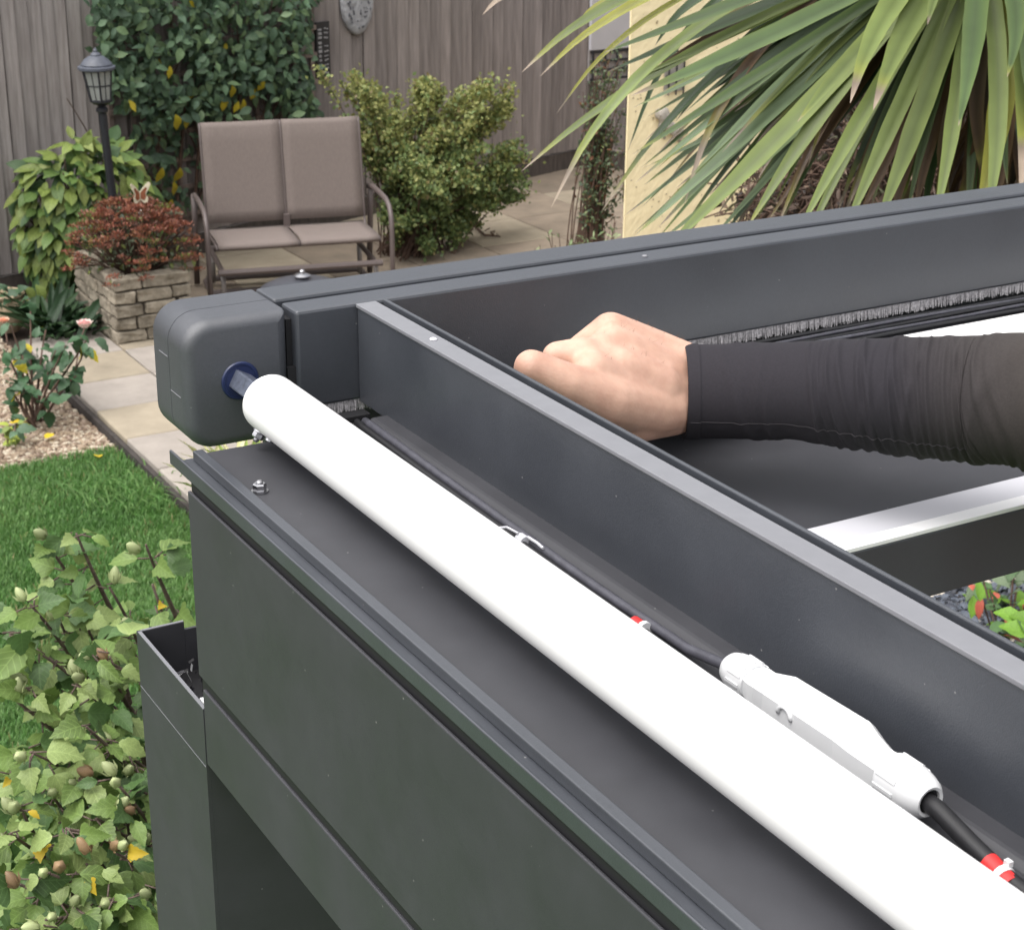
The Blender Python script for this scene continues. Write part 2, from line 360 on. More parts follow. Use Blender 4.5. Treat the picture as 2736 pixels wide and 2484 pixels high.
# hollow corner post, open at the top, with a notch in its far wall
px0, px1, py0, py1, zr = .4622, .600, 1.3147, 1.4895, 2.232
post = MB().box(px0, px0 + .0035, py0, py1, .02, zr).box(px0 + .0036, .5085, py1 - .0035, py1 - .0002, .02, zr - .0004).box(.5087, px1, py1 - .0036, py1 - .0003, .02, zr - .0085).box(px1 - .0035, px1, py0 + .0036, py1 - .0037, .02, zr - .004).box(px0 + .0036, px1 + .0005, py0, py0 + .0035, .02, 2.1765)
pst = post.build('post', M_ANT_S, pg)
MB().box(px0 + .0001, px0 + .0034, py0 + .0002, py1 - .0038, zr, zr + .0008).box(px0 + .0036, .5083, py1 - .0034, py1 - .0004, zr - .0004, zr + .0006).build('rim', M_STRIP, pst)
MB().box(px0 - .0004, px0 + .0005, py0 + .001, py1 - .001, 2.1736, 2.1741).build('seam', M_STRIP, pst)
MB().box(px0 + .004, px1 - .004, py0 + .004, py1 - .004, 2.10, 2.178).build('drain_fill', M_BLACK, pst)
MB().box(.43, .64, 1.28, 1.52, -.03, .02).build('base_plate', M_ANT, pst, bevel=.003)
deb = MB(); rd = random.Random(5)
for _ in range(260):
    p = V((rd.uniform(px0 + .008, px1 - .006), rd.uniform(py0 + .01, py1 - .008), 2.179 + rd.uniform(0, .022)))
    d = rdir(rd) * rd.uniform(.003, .011); e_ = rdir(rd) * rd.uniform(.002, .005); deb.add([p, p + d, p + d + e_, p + e_], [(0, 1, 2, 3)], rd.choice([0, 0, 0, 0, 1, 1, 2]))
tag(deb.build('swarf', [M_BLACK, mat('dark_chip', (.06, .06, .07), rough=.4), M_WPLA], pst), kind='stuff')
MB().box(.4675, .4715, 1.322, 1.338, 2.205, 2.2315).build('foam_piece', M_WPLA, pst, bevel=.001)
# roof slats inside the frame
rs = MB().box(.6915, X1, 1.0410, 1.0600, 2.3205, 2.3835).build('roof_slat', M_ANT, pg, bevel=.0008)
MB().box(.6916, X1, 1.0414, 1.0578, 2.3838, 2.3880).build('white_light_strip', M_WHITE, rs, bevel=.0006)
MB().add([(.6917, 1.0584, 2.3868), (X1, 1.0584, 2.3868), (X1, 1.0925, 2.3878), (.6917, 1.0925, 2.3878), (.6917, 1.0584, 2.380), (X1, 1.0584, 2.380), (X1, 1.0925, 2.380), (.6917, 1.0925, 2.380)], [(0, 1, 2, 3), (4, 7, 6, 5), (0, 4, 5, 1), (2, 6, 7, 3)]).build('pale_flange', M_LGREY, rs)  # pale sheet painted as the white strip's reflection in the dark slat
MB().box(.6918, X1, 1.0930, 1.4030, 2.372, 2.3868).build('roof_sheet', M_ANT_S, pg)
MB().box(.90, X1, 1.300, 1.3620, 2.432, 2.4396).build('white_light_strip', M_WHITE, pg, bevel=.0008)
for k, (yy, zz, rr) in enumerate([(1.372, 2.4395, .0028), (1.378, 2.4425, .0022), (1.3835, 2.444, .0024), (1.389, 2.4455, .0022), (1.395, 2.4465, .0025), (1.3755, 2.436, .002)]):
    pts = [(.70 + i * .1, yy + .0012 * math.sin(i * .9 + k), zz + .001 * math.sin(i * 1.3 + 2 * k)) for i in range(30)]
    MB().tube(pts, rr, 8).build('guide_wire', M_CABG if k % 2 else M_CABLE, pg, smooth=True)
MB().box(.70, X1, 1.366, 1.4035, 2.425, 2.432).build('wire_tray', M_BLACK, pg)
def hexnut(c, ax, r, name, parent, stud=.004):
    mb = MB(); mb.lathe([(r * 1.25, 0), (r * 1.25, r * .25)], c, 20, ax); mb.lathe([(r * .93, r * .26), (r, r * .4), (r, r * 1.15), (r * .86, r * 1.35)], c, 6, ax); mb.lathe([(r * .5, r * 1.3), (r * .5, r * 1.3 + stud * .6), (r * .35, r * 1.3 + stud)], c, 12, ax)
    return mb.build(name, M_CHROME, parent, smooth=.5)
hexnut((.4960, 1.2437, 2.4566), (0, 0, 1), .0056, 'hex_nut', flo, .0025)

# ------------------------------------------------------------------ roller tube
tb = empty('roller_tube', (.547, 1.355, 2.4945), 'long white roller tube lying in the open box, on a dark shaft', 'tube')
prof = [(.0, 0), (.0195, 0), (.0235, .0012), (.0250, .004), (.0252, .010), (.0252, 2.6), (.02, 2.6)]
MB().lathe(prof, (.547, 1.3435, 2.4945), 64, (0, -1, 0)).build('tube_body', M_WHITE, tb, smooth=.9)
sh = MB().box(-.0085, .0085, 1.3420, 1.4075, -.0085, .0085, M=Matrix.Translation((.547, 0, 2.4945)) @ Matrix.Rotation(.5, 4, 'Y')).build('shaft', M_SHAFT, tb, bevel=.0016)
sx = V((-.55, 0, -.83)).normalized()
bolt = hexnut(V((.547, 1.3295, 2.4945)) + sx * .0245, sx, .0052, 'hex_bolt', tb, .0035)
MB().lathe([(.0042, 0), (.0042, .0022), (.003, .003)], V((.547, 1.311, 2.4945)) + V((-.5, 0, -.86)).normalized() * .0248, 12, V((-.5, 0, -.86))).build('screw_head', M_CHROME, tb, smooth=.5)

# ------------------------------------------------------------------ cable, connector, ties
cx, cz = .6255, 2.4752
con = empty('cable_connector', (cx, .70, 2.457), 'white waterproof cable connector with screw glands, lying beside the white tube', 'connector')
def ngon_loft(secs, name, mt, parent, smooth=.4):
    mb = MB(); n = len(secs[0][1]); vs = []; fs = []
    for y, ring in secs: vs += [(cx + a, y, cz + b) for a, b in ring]
    for i in range(len(secs) - 1):
        for k in range(n): fs.append((i * n + k, i * n + (k + 1) % n, (i + 1) * n + (k + 1) % n, (i + 1) * n + k))
    fs.append(tuple(range(n - 1, -1, -1))); fs.append(tuple((len(secs) - 1) * n + k for k in range(n)))
    return mb.add(vs, fs).build(name, mt, parent, smooth=smooth)
def octo(w_, h, ch=.35, n=1):
    a = w_; b = h; c_ = ch * min(w_, h)
    return [(a - c_, -b), (a, -b + c_), (a, b - c_), (a - c_, b), (-a + c_, b), (-a, b - c_), (-a, -b + c_), (-a + c_, -b)][::-1]
cb = ngon_loft([(.766, octo(0.0095, 0.0095, .5)), (.758, octo(0.0113, 0.0108, .5)), (.752, octo(0.0113, 0.0108, .5)), (.738, octo(0.0149, 0.0135, .35)), (.672, octo(0.0158, 0.0149, .3)), (.660, octo(0.0135, 0.0135, .45)), (.648, octo(0.0113, 0.0113, .5)), (.638, octo(0.0113, 0.0113, .5))][::-1], 'connector_body', M_WPLA, con, smooth=.2)
for y in (.735, .705, .678):
    MB().lathe([(.0022, 0), (.0022, .0022), (.0014, .003)], (cx + .0150, y, cz + .004), 10, (1, 0, .4)).build('clip', M_WPLA, con, smooth=.6)
MB().tube([(cx - .0153, .716 + .006 * math.cos(a), cz + .004 + .006 * math.sin(a)) for a in [PI * k / 8 for k in range(9)]], .0016, 8).build('latch_ring', M_WPLA, con, smooth=True)
def gland(y0, y1, d, r):
    mb = MB(); L_ = abs(y1 - y0); n = 36
    prf = [(r * .92, 0), (r, L_ * .06), (r, L_ * .55), (r * .97, L_ * .62), (r * .93, L_ * .72), (r * .80, L_ * .9), (r * .62, L_), (r * .5, L_ * .985), (r * .48, L_ * .5)]
    mb.lathe(prf, (cx, y0, cz), n, (0, d, 0))
    for k in range(12):
        a = 2 * PI * k / 12; M_ = Matrix.Translation((cx, y0 + d * L_ * .3, cz)) @ Matrix.Rotation(a, 4, 'Y') @ Matrix.Translation((0, 0, r))
        mb.box(-.0011, .0011, -L_ * .24, L_ * .24, -.001, .0007, M=M_)
    g_ = mb.build('gland_nut', M_WPLA, con, smooth=.5)
    MB().lathe([(r * .49, L_ * .6), (r * .49, L_ * .93), (.0045, L_ * .9)], (cx, y0, cz), 20, (0, d, 0)).build('rubber_seal', M_BLACK, g_)
gland(.640, .607, -1, .0146); gland(.7635, .790, 1, .0126)
cab = empty('power_cable', (cx, .5, cz - .01), 'thick black cable leaving the white connector, marked with red tape', 'cable')
pth = [(cx, .622, cz), (cx - .0005, .60, cz - .001), (cx - .003, .57, cz - .006), (cx - .005, .54, cz - .0100), (cx - .006, .50, cz - .0113), (cx - .006, .44, cz - .0113), (cx - .006, .3, cz - .0113), (cx - .006, 0, cz - .0113), (cx - .006, -.6, cz - .0113)]
MB().tube(pth, .0054, 14).build('cable_sheath', M_CABLE, cab, smooth=True)
MB().tube([(cx - .0046, .557, cz - .0078), (cx - .0062, .538, cz - .0107)], .0060, 16).build('red_tape', M_RED, cab, smooth=.6)
MB().tube([(cx - .0054, .5475, cz - .0092), (cx - .0058, .5435, cz - .0099)], .0068, 16).box(cx - .004, cx - .001, .5435, .5475, cz - .004, cz - .0005).build('cable_tie', M_WPLA, cab, smooth=.6)
cab2 = empty('motor_cable', (cx, 1.0, cz - .015), 'thin grey cable running along the box floor behind the white tube', 'cable')
pth = [(cx, .782, cz), (cx + .002, .80, cz - .004), (cx + .004, .84, cz - .0120), (cx + .005, .95, cz - .0142), (cx + .007, 1.08, cz - .0142), (cx + .009, 1.2, cz - .0142), (cx + .012, 1.33, cz - .0142), (cx + .014, 1.346, cz - .016)]
MB().tube(pth, .0037, 10).build('cable_sheath', M_CABG, cab2, smooth=True)
MB().tube([(p[0] - .008, p[1], cz - .0150) for p in pth[2:]], .003, 8).build('cable_sheath', M_CABLE, cab2, smooth=True)
MB().tube([(cx + .0005, 1.052, cz - .0138), (cx + .0005, 1.043, cz - .0138)], .0050, 12).tube([(cx - .002, 1.05, cz - .008), (cx - .006, 1.060, cz - .006), (cx - .010, 1.066, cz - .008)], .0010, 6).tube([(cx + .002, 1.042, cz - .009), (cx + .003, 1.030, cz - .0095), (cx + .003, 1.022, cz - .0105)], .0012, 6).build('cable_tie', M_LGREY, cab2, smooth=.6)
MB().tube([(cx - .003, .893, cz - .0140), (cx - .003, .884, cz - .0140)], .0050, 12).build('red_tape', M_RED, cab2, smooth=.6)
MB().tube([(cx - .0025, .8830, cz - .0138), (cx - .0025, .8790, cz - .0138)], .0056, 12).build('cable_tie', M_WPLA, cab2, smooth=.6)

# ------------------------------------------------------------------ the arm
def capsule(mb, p0, p1, r0, r1, n=14):
    p0 = V(p0); p1 = V(p1); d = (p1 - p0).normalized(); pts = []; rs_ = []
    for k in (0, 1, 2, 3):
        a = PI / 2 * (1 - k / 4); pts.append(p0 - d * r0 * math.sin(a)); rs_.append(max(r0 * math.cos(a), r0 * .06))
    for k in range(5): t = k / 4; pts.append(p0.lerp(p1, t)); rs_.append(r0 + (r1 - r0) * t)
    for k in (1, 2, 3, 4):
        a = PI / 2 * k / 4; pts.append(p1 + d * r1 * math.sin(a)); rs_.append(max(r1 * math.cos(a), r1 * .06))
    mb.tube(pts, rs_, n)
J = lambda u, v, y: at(u, v, Y=y)
hb = MB()
def chain(pts):
    for (a, ra), (b, rb_) in zip(pts[:-1], pts[1:]): capsule(hb, a, b, ra, rb_)
# metacarpals and fingers: (view position, Y) and radius in metres
AY = lambda u: 1.236 - .246 * (u - 1345) / 705        # the arm comes towards the viewer as it leaves the hand
wr_u = J(1395, 742, AY(1395) + .010); wr_r = J(1395, 788, AY(1395) + .008)
chain([(J(1540, 756, AY(1540) + .006), .024), (wr_u, .0235), (J(1290, 700, 1.262), .0215)])
chain([(J(1540, 782, AY(1540) + .003), .022), (wr_r, .0215), (J(1300, 778, 1.226), .025)])
chain([(wr_r, .0225), (J(1250, 745, 1.233), .021), (J(1150, 697, 1.241), .0155), (J(1096, 701, 1.250), .0132), (J(1083, 740, 1.262), .0115), (J(1105, 775, 1.27), .0098)])
chain([(wr_u, .023), (J(1290, 695, 1.260), .0215), (J(1202, 652, 1.268), .0178), (J(1135, 690, 1.288), .0122), (J(1128, 745, 1.292), .0112), (J(1150, 780, 1.29), .0095)])
chain([(wr_u, .022), (J(1300, 694, 1.284), .018), (J(1226, 658, 1.298), .0135), (J(1165, 700, 1.315), .0115), (J(1160, 750, 1.315), .0105)])
chain([(wr_u, .020), (J(1320, 707, 1.300), .015), (J(1258, 682, 1.320), .0120), (J(1205, 715, 1.332), .0105), (J(1200, 755, 1.33), .0095)])
chain([(wr_r, .0210), (J(1290, 806, 1.217), .0235), (J(1200, 788, 1.207), .0225), (J(1118, 755, 1.2085), .0180), (J(1046, 722, 1.2180), .0152), (J(1034, 775, 1.228), .0128), (J(1044, 805, 1.232), .010)])
chain([(J(1310, 732, 1.240), .0215), (J(1205, 678, 1.252), .0185)])
chain([(J(1320, 745, 1.236), .022), (J(1190, 708, 1.237), .0175)])
chain([(J(1250, 785, 1.220), .024), (J(1165, 728, 1.221), .0175)])
chain([(J(1290, 765, 1.226), .026), (J(1210, 725, 1.231), .0215)])
chain([(J(1260, 720, 1.245), .0205), (J(1185, 692, 1.245), .0175)])
chain([(J(1230, 745, 1.232), .0215), (J(1160, 712, 1.233), .0160)])
chain([(J(1400, 798, AY(1400) + .010), .0185), (J(1318, 816, 1.224), .0200), (J(1255, 828, 1.220), .020), (J(1190, 815, 1.235), .016)])
# extensor tendons and knuckle pads just under the skin
for a_, b_, y0, y1 in (((1190, 704), (1330, 752), 1.2225, 1.2110), ((1203, 640), (1335, 708), 1.2560, 1.2400)):
    capsule(hb, J(*a_, y0), J(*b_, y1), .0046, .0032, 8)
# forearm, elbow and upper arm inside the sleeve
SP = [(1345, 771, 94), (1450, 770, 96), (1560, 769, 98), (1680, 774, 109), (1800, 780, 119), (1920, 785, 127), (2050, 791, 134)]
sleeve_path = [J(u, v, AY(u)) for u, v, _ in SP]; rv = [(w_ - 1) * (p_ - CAM).dot(AX_F) / 3495.5 for p_, (_, _, w_) in zip(sleeve_path, SP)] + [.058, .060, .063]
p = sleeve_path[-1]
sleeve_path += [p + V((.09, -.055, -.03)), p + V((.18, -.11, -.075)), p + V((.27, -.16, -.135))]
chain([(J(1540, 772, AY(1540)), .029), (sleeve_path[3], .034), (sleeve_path[5], .040), (sleeve_path[6], .043), (sleeve_path[8], .046), (sleeve_path[9], .048)])
me = hb.mesh('person', M_SKIN); tmp = bpy.data.objects.new('tmp', me); COL.objects.link(tmp)
rm = tmp.modifiers.new('r', 'REMESH'); rm.mode = 'VOXEL'; rm.voxel_size = .0020
s_ = tmp.modifiers.new('s', 'SMOOTH'); s_.factor = .5; s_.iterations = 18
dg = bpy.context.evaluated_depsgraph_get(); body = bpy.data.meshes.new_from_object(tmp.evaluated_get(dg)); bpy.data.objects.remove(tmp)
body.materials.clear(); body.materials.append(M_SKIN); body.polygons.foreach_set('use_smooth', [True] * len(body.polygons))
person = link('person', body); tag(person, 'outstretched arm in black long sleeve, bare fist reaching down behind the side plate', 'person')
# sleeve: closed loop of rings with wrinkles
def cat(P, t):
    n = len(P) - 1; x = min(max(t * n, 0), n - 1e-6); i = int(x); f = x - i
    a, b, c_, d = P[max(i - 1, 0)], P[i], P[i + 1], P[min(i + 2, n)]
    return .5 * ((2 * b) + (c_ - a) * f + (2 * a - 5 * b + 4 * c_ - d) * f * f + (3 * b - a - 3 * c_ + d) * f ** 3)
NR, NS = 440, 56; vs = []; fs = []
rw = random.Random(8)
wr = [(rw.uniform(.08, 1), rw.uniform(0, 6.28), rw.uniform(.0006, .0018), rw.uniform(.005, .012), rw.uniform(-.05, .05)) for _ in range(50)]
wr += [(.27 + .0165 * k + rw.uniform(-.006, .006), 1.4 + rw.uniform(-.6, .6), rw.uniform(.0016, .0034), rw.uniform(.0034, .0052), rw.uniform(.012, .03)) for k in range(27)]
for i in range(NR):
    t = i / (NR - 1) if i > 1 else 0
    c_ = cat(sleeve_path, t); tn = (cat(sleeve_path, min(t + .01, 1)) - cat(sleeve_path, max(t - .01, 0))).normalized()
    up = V((0, 0, 1)); up = (up - tn * up.dot(tn)).normalized(); sd_ = tn.cross(up)
    x = t * (len(rv) - 1); k = min(int(x), len(rv) - 2); r0 = rv[k] + (rv[k + 1] - rv[k]) * (x - k)
    if t < .3: tn = tn.lerp(AX_R, 1 - t / .3).normalized(); up = (V((0, 0, 1)) - tn * tn.z).normalized(); sd_ = tn.cross(up)
    if i == 0: r0 *= .90; c_ = c_ + tn * .012
    if i == 1: r0 *= .985
    for q in range(NS):
        a = 2 * PI * q / NS; dr = 0
        if t > .06:
            for (t0, a0, am, wd, sk) in wr:
                dd = t - t0 - sk * math.sin(a - a0)
                if abs(dd) < 3 * wd: dr += am * math.exp(-(dd / wd) ** 2) * max(0, math.cos((a - a0) * .5)) ** 2
        if t < .040: dr += .0012
        vs.append(c_ + (up * math.cos(a) * 1.0 + sd_ * math.sin(a) * 1.1) * (r0 + dr - .001))
for i in range(NR - 1):
    for q in range(NS): fs.append((i * NS + q, (i + 1) * NS + q, (i + 1) * NS + (q + 1) % NS, i * NS + (q + 1) % NS))
fc = []  # sleeve colour runs from black at the cuff to brown further up
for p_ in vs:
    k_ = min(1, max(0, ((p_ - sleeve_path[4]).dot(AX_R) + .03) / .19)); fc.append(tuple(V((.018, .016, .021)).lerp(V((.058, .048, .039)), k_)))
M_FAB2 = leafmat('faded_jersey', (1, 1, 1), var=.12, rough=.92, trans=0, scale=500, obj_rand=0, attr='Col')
sm_ = MB(); sp_ = []
for i in range(6, 250):
    qf = NS * (.30 + .035 * i / 250); q_ = int(qf); c_ = cat(sleeve_path, i / (NR - 1)); p_ = vs[i * NS + q_].lerp(vs[i * NS + q_ + 1], qf - q_); sp_.append(p_ + (p_ - c_).normalized() * .0001)
sm_.tube(sp_, .00045, 5).build('seam', mat('seam_thread', (.035, .031, .036), rough=.9), person)
hr_ = MB(); rhr = random.Random(14)
for _ in range(150):       # fine hairs along the back of the wrist
    v_ = body.vertices[rhr.randrange(len(body.vertices))]; tr_ = 0
    while tr_ < 400:
        q_ = v_.co - CAM; u_ = 1008 + 3495.5 * q_.dot(AX_R) / q_.dot(AX_F); w_ = 915 + 3495.5 * q_.dot(AX_D) / q_.dot(AX_F)
        if 1190 < u_ < 1345 and v_.normal.z > .3 and w_ < 720 and abs(v_.normal.dot(AX_F)) < .45: break
        v_ = body.vertices[rhr.randrange(len(body.vertices))]; tr_ += 1
    if tr_ >= 400: continue
    d_ = (v_.normal * .8 - AX_R * .2 + rdir(rhr) * .45).normalized(); L_ = rhr.uniform(.003, .0075); sd2 = d_.cross(AX_F).normalized() * .00009
    hr_.add([v_.co - sd2, v_.co + sd2, v_.co + d_ * L_ + AX_R * .0012], [(0, 1, 2)])
if hr_.v: tag(hr_.build('arm_hair', mat('brown_hair', (.14, .085, .05), rough=.6), person), kind='stuff')
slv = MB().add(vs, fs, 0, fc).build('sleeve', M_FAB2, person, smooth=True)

# ------------------------------------------------------------------ fence
FD = V((.951, .309, 0)); FN = V((.309, -.951, 0)); F0 = V((2.72, 10.5, 0))     # along, towards the garden, a point on it
def fpt(s, off, z): return F0 + FD * s + FN * off + V((0, 0, z))
def fat(u, v, off=0.):
    p = at(u, v, D=1.0) - CAM; n = V((-FD.y, FD.x, 0)); return CAM + p * (n.dot(F0 + FN * off - CAM) / n.dot(p))
def fs_of(p): return (p - F0).dot(FD)
M_BD = mat('weathered_fence_board', (.245, .212, .20), rough=.9, var=.26, scale=3, bump=.35, bscale=14, stretch=(12, 12, .9), obj_rand=.2, col2=(.235, .205, .195))
M_BD2 = mat('silvered_fence_board', (.265, .23, .22), rough=.9, var=.15, scale=3, bump=.35, bscale=14, stretch=(12, 12, .9), obj_rand=.18, col2=(.33, .30, .29))
M_BDK = mat('dark_timber', (.085, .07, .062), rough=.92, var=.35, scale=6, bump=.3, stretch=(6, 6, 1))
def wedge(wd, h, t0, t1, mt):
    mb = MB(); n = 6; vs = []
    rj = random.Random(int(wd * 1e4) + len(mt.name))
    for z in [h * k / n for k in range(n + 1)]:
        j = rj.uniform(-.002, .002); vs += [(0, 0, z), (wd + j, 0, z), (wd + j, t1, z), (0, t0, z)]
    fs = [(0, 1, 2, 3), tuple(4 * n + k for k in (3, 2, 1, 0))]
    for i in range(n):
        for k in range(4): a = 4 * i + k; b = 4 * i + (k + 1) % 4; fs.append((a, a + 4, b + 4, b))
    return mb.add(vs, fs).mesh('board', mt)
def fence(name, s0, s1, pitch, mt, label):
    root = empty(name, fpt((s0 + s1) / 2, 0, 0), label, 'fence')
    var_ = [wedge(pitch * k, 1.68, .010, .024, mt) for k in (.86, .90, .925)]
    s = s0; Mr = Matrix((FD, FN, V((0, 0, 1)))).transposed().to_4x4()
    while s < s1 - .02:
        o = bpy.data.objects.new('board', R.choice(var_)); COL.objects.link(o); o.parent = root; o.matrix_parent_inverse = Matrix.Translation(-root.location)
        o.matrix_basis = Matrix.Translation(fpt(s, R.uniform(-.003, .003), .15 + R.uniform(-.004, .004))) @ Mr @ Matrix.Rotation(R.uniform(-.004, .004), 4, 'Y'); s += pitch * R.uniform(.94, 1.06)
    MB().box(0, s1 - s0, -.0075, -.004, .14, 1.8, M=Matrix.Translation(fpt(s0, 0, 0)) @ Mr).build('backing', mat('fence_shadow', (.035, .028, .025), rough=1), root)  # dark sheet added as the shadow lines between the boards
    MB().box(0, s1 - s0, -.03, .012, 0.0, .155, M=Matrix.Translation(fpt(s0, 0, -.02)) @ Mr).build('gravel_board', M_BDK, root)
    for zz in (.3, .95, 1.6): MB().box(0, s1 - s0, -.06, -.008, zz, zz + .075, M=Matrix.Translation(fpt(s0, 0, 0)) @ Mr).build('rail', M_BDK, root)
    k = s0
    while k <= s1: MB().box(-.05, .05, -.13, -.062, -.1, 1.85, M=Matrix.Translation(fpt(k, 0, 0)) @ Mr).build('post', M_BDK, root); k += 1.83
    return root
sA = fs_of(fat(180, 150)); sB = fs_of(fat(1156, 320))
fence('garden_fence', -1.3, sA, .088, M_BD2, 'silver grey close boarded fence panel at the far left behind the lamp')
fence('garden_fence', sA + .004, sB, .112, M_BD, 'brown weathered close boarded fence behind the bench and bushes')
# short return of the fence towards the house
rt = empty('fence_return', fpt(sB, .5, 0), 'shaded end panel of the fence turning towards the cream wall', 'fence')
Mr2 = Matrix((FN, -FD, V((0, 0, 1)))).transposed().to_4x4(); wv = wedge(.125, 1.68, .006, .022, M_BD)
for k in range(9):
    o = bpy.data.objects.new('board', wv); COL.objects.link(o); o.parent = rt; o.matrix_parent_inverse = Matrix.Translation(-rt.location)
    o.matrix_basis = Matrix.Translation(fpt(sB + .02, .04 + .118 * k, .15)) @ Mr2
MB().box(0, 1.1, -.03, .012, 0, .155, M=Matrix.Translation(fpt(sB + .02, .03, -.02)) @ Mr2).build('gravel_board', M_BDK, rt)

# trellis on the fence
M_TR = mat('trellis_batten', (.20, .155, .135), rough=.9, var=.3, scale=9, bump=.3, obj_rand=.15, stretch=(4, 4, 1))
tre = empty('trellis', fpt(1.6, .03, 0), 'wooden square trellis on the fence, half hidden under the dark climber', 'trellis')
Mr = Matrix((FD, FN, V((0, 0, 1)))).transposed().to_4x4()
t0 = fs_of(fat(205, 150)); t1 = fs_of(fat(606, 100))
for k in range(11):
    s = t0 + (t1 - t0) * k / 10; MB().box(-.016, .016, .032, .046, .25, 1.78, M=Matrix.Translation(fpt(s, 0, 0)) @ Mr).build('batten', M_TR, tre)
for k in range(9):
    MB().box(t0 - .03, t1 + .03, .047, .060, .28 + .18 * k, .31 + .18 * k, M=Matrix.Translation(fpt(0, 0, 0)) @ Mr).build('batten', M_TR, tre)
# sign and oval plaque on the fence
M_PLB = mat('black_painted_board', (.025, .023, .025), rough=.6, var=.2); M_PAINT = mat('pale_paint', (.42, .41, .42), rough=.7, var=.15)
sp = fpt(fs_of(fat(628, 97)), .03, 0); zt = fat(628, 42).z; zb = fat(628, 152).z
sg = empty('hanging_sign', V((sp.x, sp.y, zb)), 'narrow upright black sign with worn pale lettering on the fence', 'sign')
Ms = Matrix.Translation(V((sp.x, sp.y, 0))) @ Mr
MB().box(-.060, .060, 0, .016, zb, zt, M=Ms).build('sign_board', M_PLB, sg, bevel=.002)
lt = MB(); rl = random.Random(4); nrow = 11
for k in range(nrow):
    z = zt - .045 - (zt - zb - .075) * k / (nrow - 1)
    for (xx, wd) in ((-.030, .017),) if k in (3,) else ((-.030, .017), (.016, .011), (.036, .009)):
        for _ in range(2 if wd > .012 else 1):
            a = rl.uniform(-.004, .004); h = rl.uniform(.006, .011) if wd > .012 else rl.uniform(.004, .007)
            lt.box(xx - wd * rl.uniform(.55, 1), xx + wd * rl.uniform(.55, 1), .0165, .0175, z + a - h * .9, z + a + h * .6, M=Ms)
tag(lt.build('lettering', M_PAINT, sg), kind='stuff')
oc = fpt(fs_of(fat(695, 20)), .03, 0); oz0 = fat(695, 67).z
M_STO = mat('pitted_grey_stone', (.34, .34, .36), rough=.95, var=.25, scale=14, bump=.9, bscale=40)
ov = empty('oval_plaque', V((oc.x, oc.y, oz0)), 'oval pitted grey stone plaque hanging on the brown fence', 'plaque')
mb = MB(); rings = []; NA = 40; rq = random.Random(2)
vs = []; Mo = Matrix.Translation(V((oc.x, oc.y, oz0 + .235))) @ Mr
for (sc_, dp) in ((1, 0), (1, .018), (.94, .03), (.75, .034), (.5, .036), (.25, .037)):
    for k in range(NA):
        a = 2 * PI * k / NA; jj = 1 + rq.uniform(-.015, .015); vs.append(Mo @ V((.148 * sc_ * math.cos(a) * jj, dp + rq.uniform(-.004, .004) * (dp > .02), .235 * sc_ * math.sin(a) * jj)))
fs = [(i * NA + k, i * NA + (k + 1) % NA, (i + 1) * NA + (k + 1) % NA, (i + 1) * NA + k) for i in range(5) for k in range(NA)] + [tuple(range(5 * NA, 6 * NA))]
mb.add(vs, fs).build('stone_disc', M_STO, ov, smooth=.9)
pit = MB()
for _ in range(60):
    a = rq.uniform(0, 6.28); rr = math.sqrt(rq.random()) * .85; p = V((.148 * rr * math.cos(a), .0365, .235 * rr * math.sin(a)))
    w_ = rq.uniform(.004, .011); h = rq.uniform(.005, .018); n = 7
    pit.add([Mo @ (p + V((w_ * math.cos(2 * PI * k / n) * rq.uniform(.6, 1), .0015, h * math.sin(2 * PI * k / n) * rq.uniform(.6, 1)))) for k in range(n)], [tuple(range(n))])
tag(pit.build('pits', mat('pit_dirt', (.07, .07, .085), rough=1)), kind='stuff'); bpy.data.objects['pits'].parent = ov; bpy.data.objects['pits'].matrix_parent_inverse = Matrix.Translation(-ov.location)  # flat dark grey patches mark the pits

# ------------------------------------------------------------------ climber
LM_IVY = [leafmat('climber_dark', (.068, .12, .07)), leafmat('climber_mid', (.10, .168, .09)), leafmat('climber_light', (.14, .215, .10)), leafmat('climber_yellow', (.5, .40, .03), obj_rand=.15)]
M_TWIG = mat('brown_twig', (.085, .05, .035), rough=.9, var=.3, scale=30)
poly = [(178, -40), (622, -40), (606, 100), (625, 215), (560, 260), (420, 250), (385, 330), (395, 420), (340, 420), (300, 380), (262, 250), (226, 175), (195, 110)]
def inpoly(x, y):
    c_ = False; j = len(poly) - 1
    for i in range(len(poly)):
        a, b = poly[i], poly[j]
        if (a[1] > y) != (b[1] > y) and x < (b[0] - a[0]) * (y - a[1]) / (b[1] - a[1]) + a[0]: c_ = not c_
        j = i
    return c_
cl = empty('climber', fpt(1.4, .12, 0), 'dark green climbing plant with a few yellow leaves covering the trellis', 'climber')
lv = []
nz_ = [(R.uniform(180, 620), R.uniform(0, 400), R.uniform(14, 34)) for _ in range(26)]
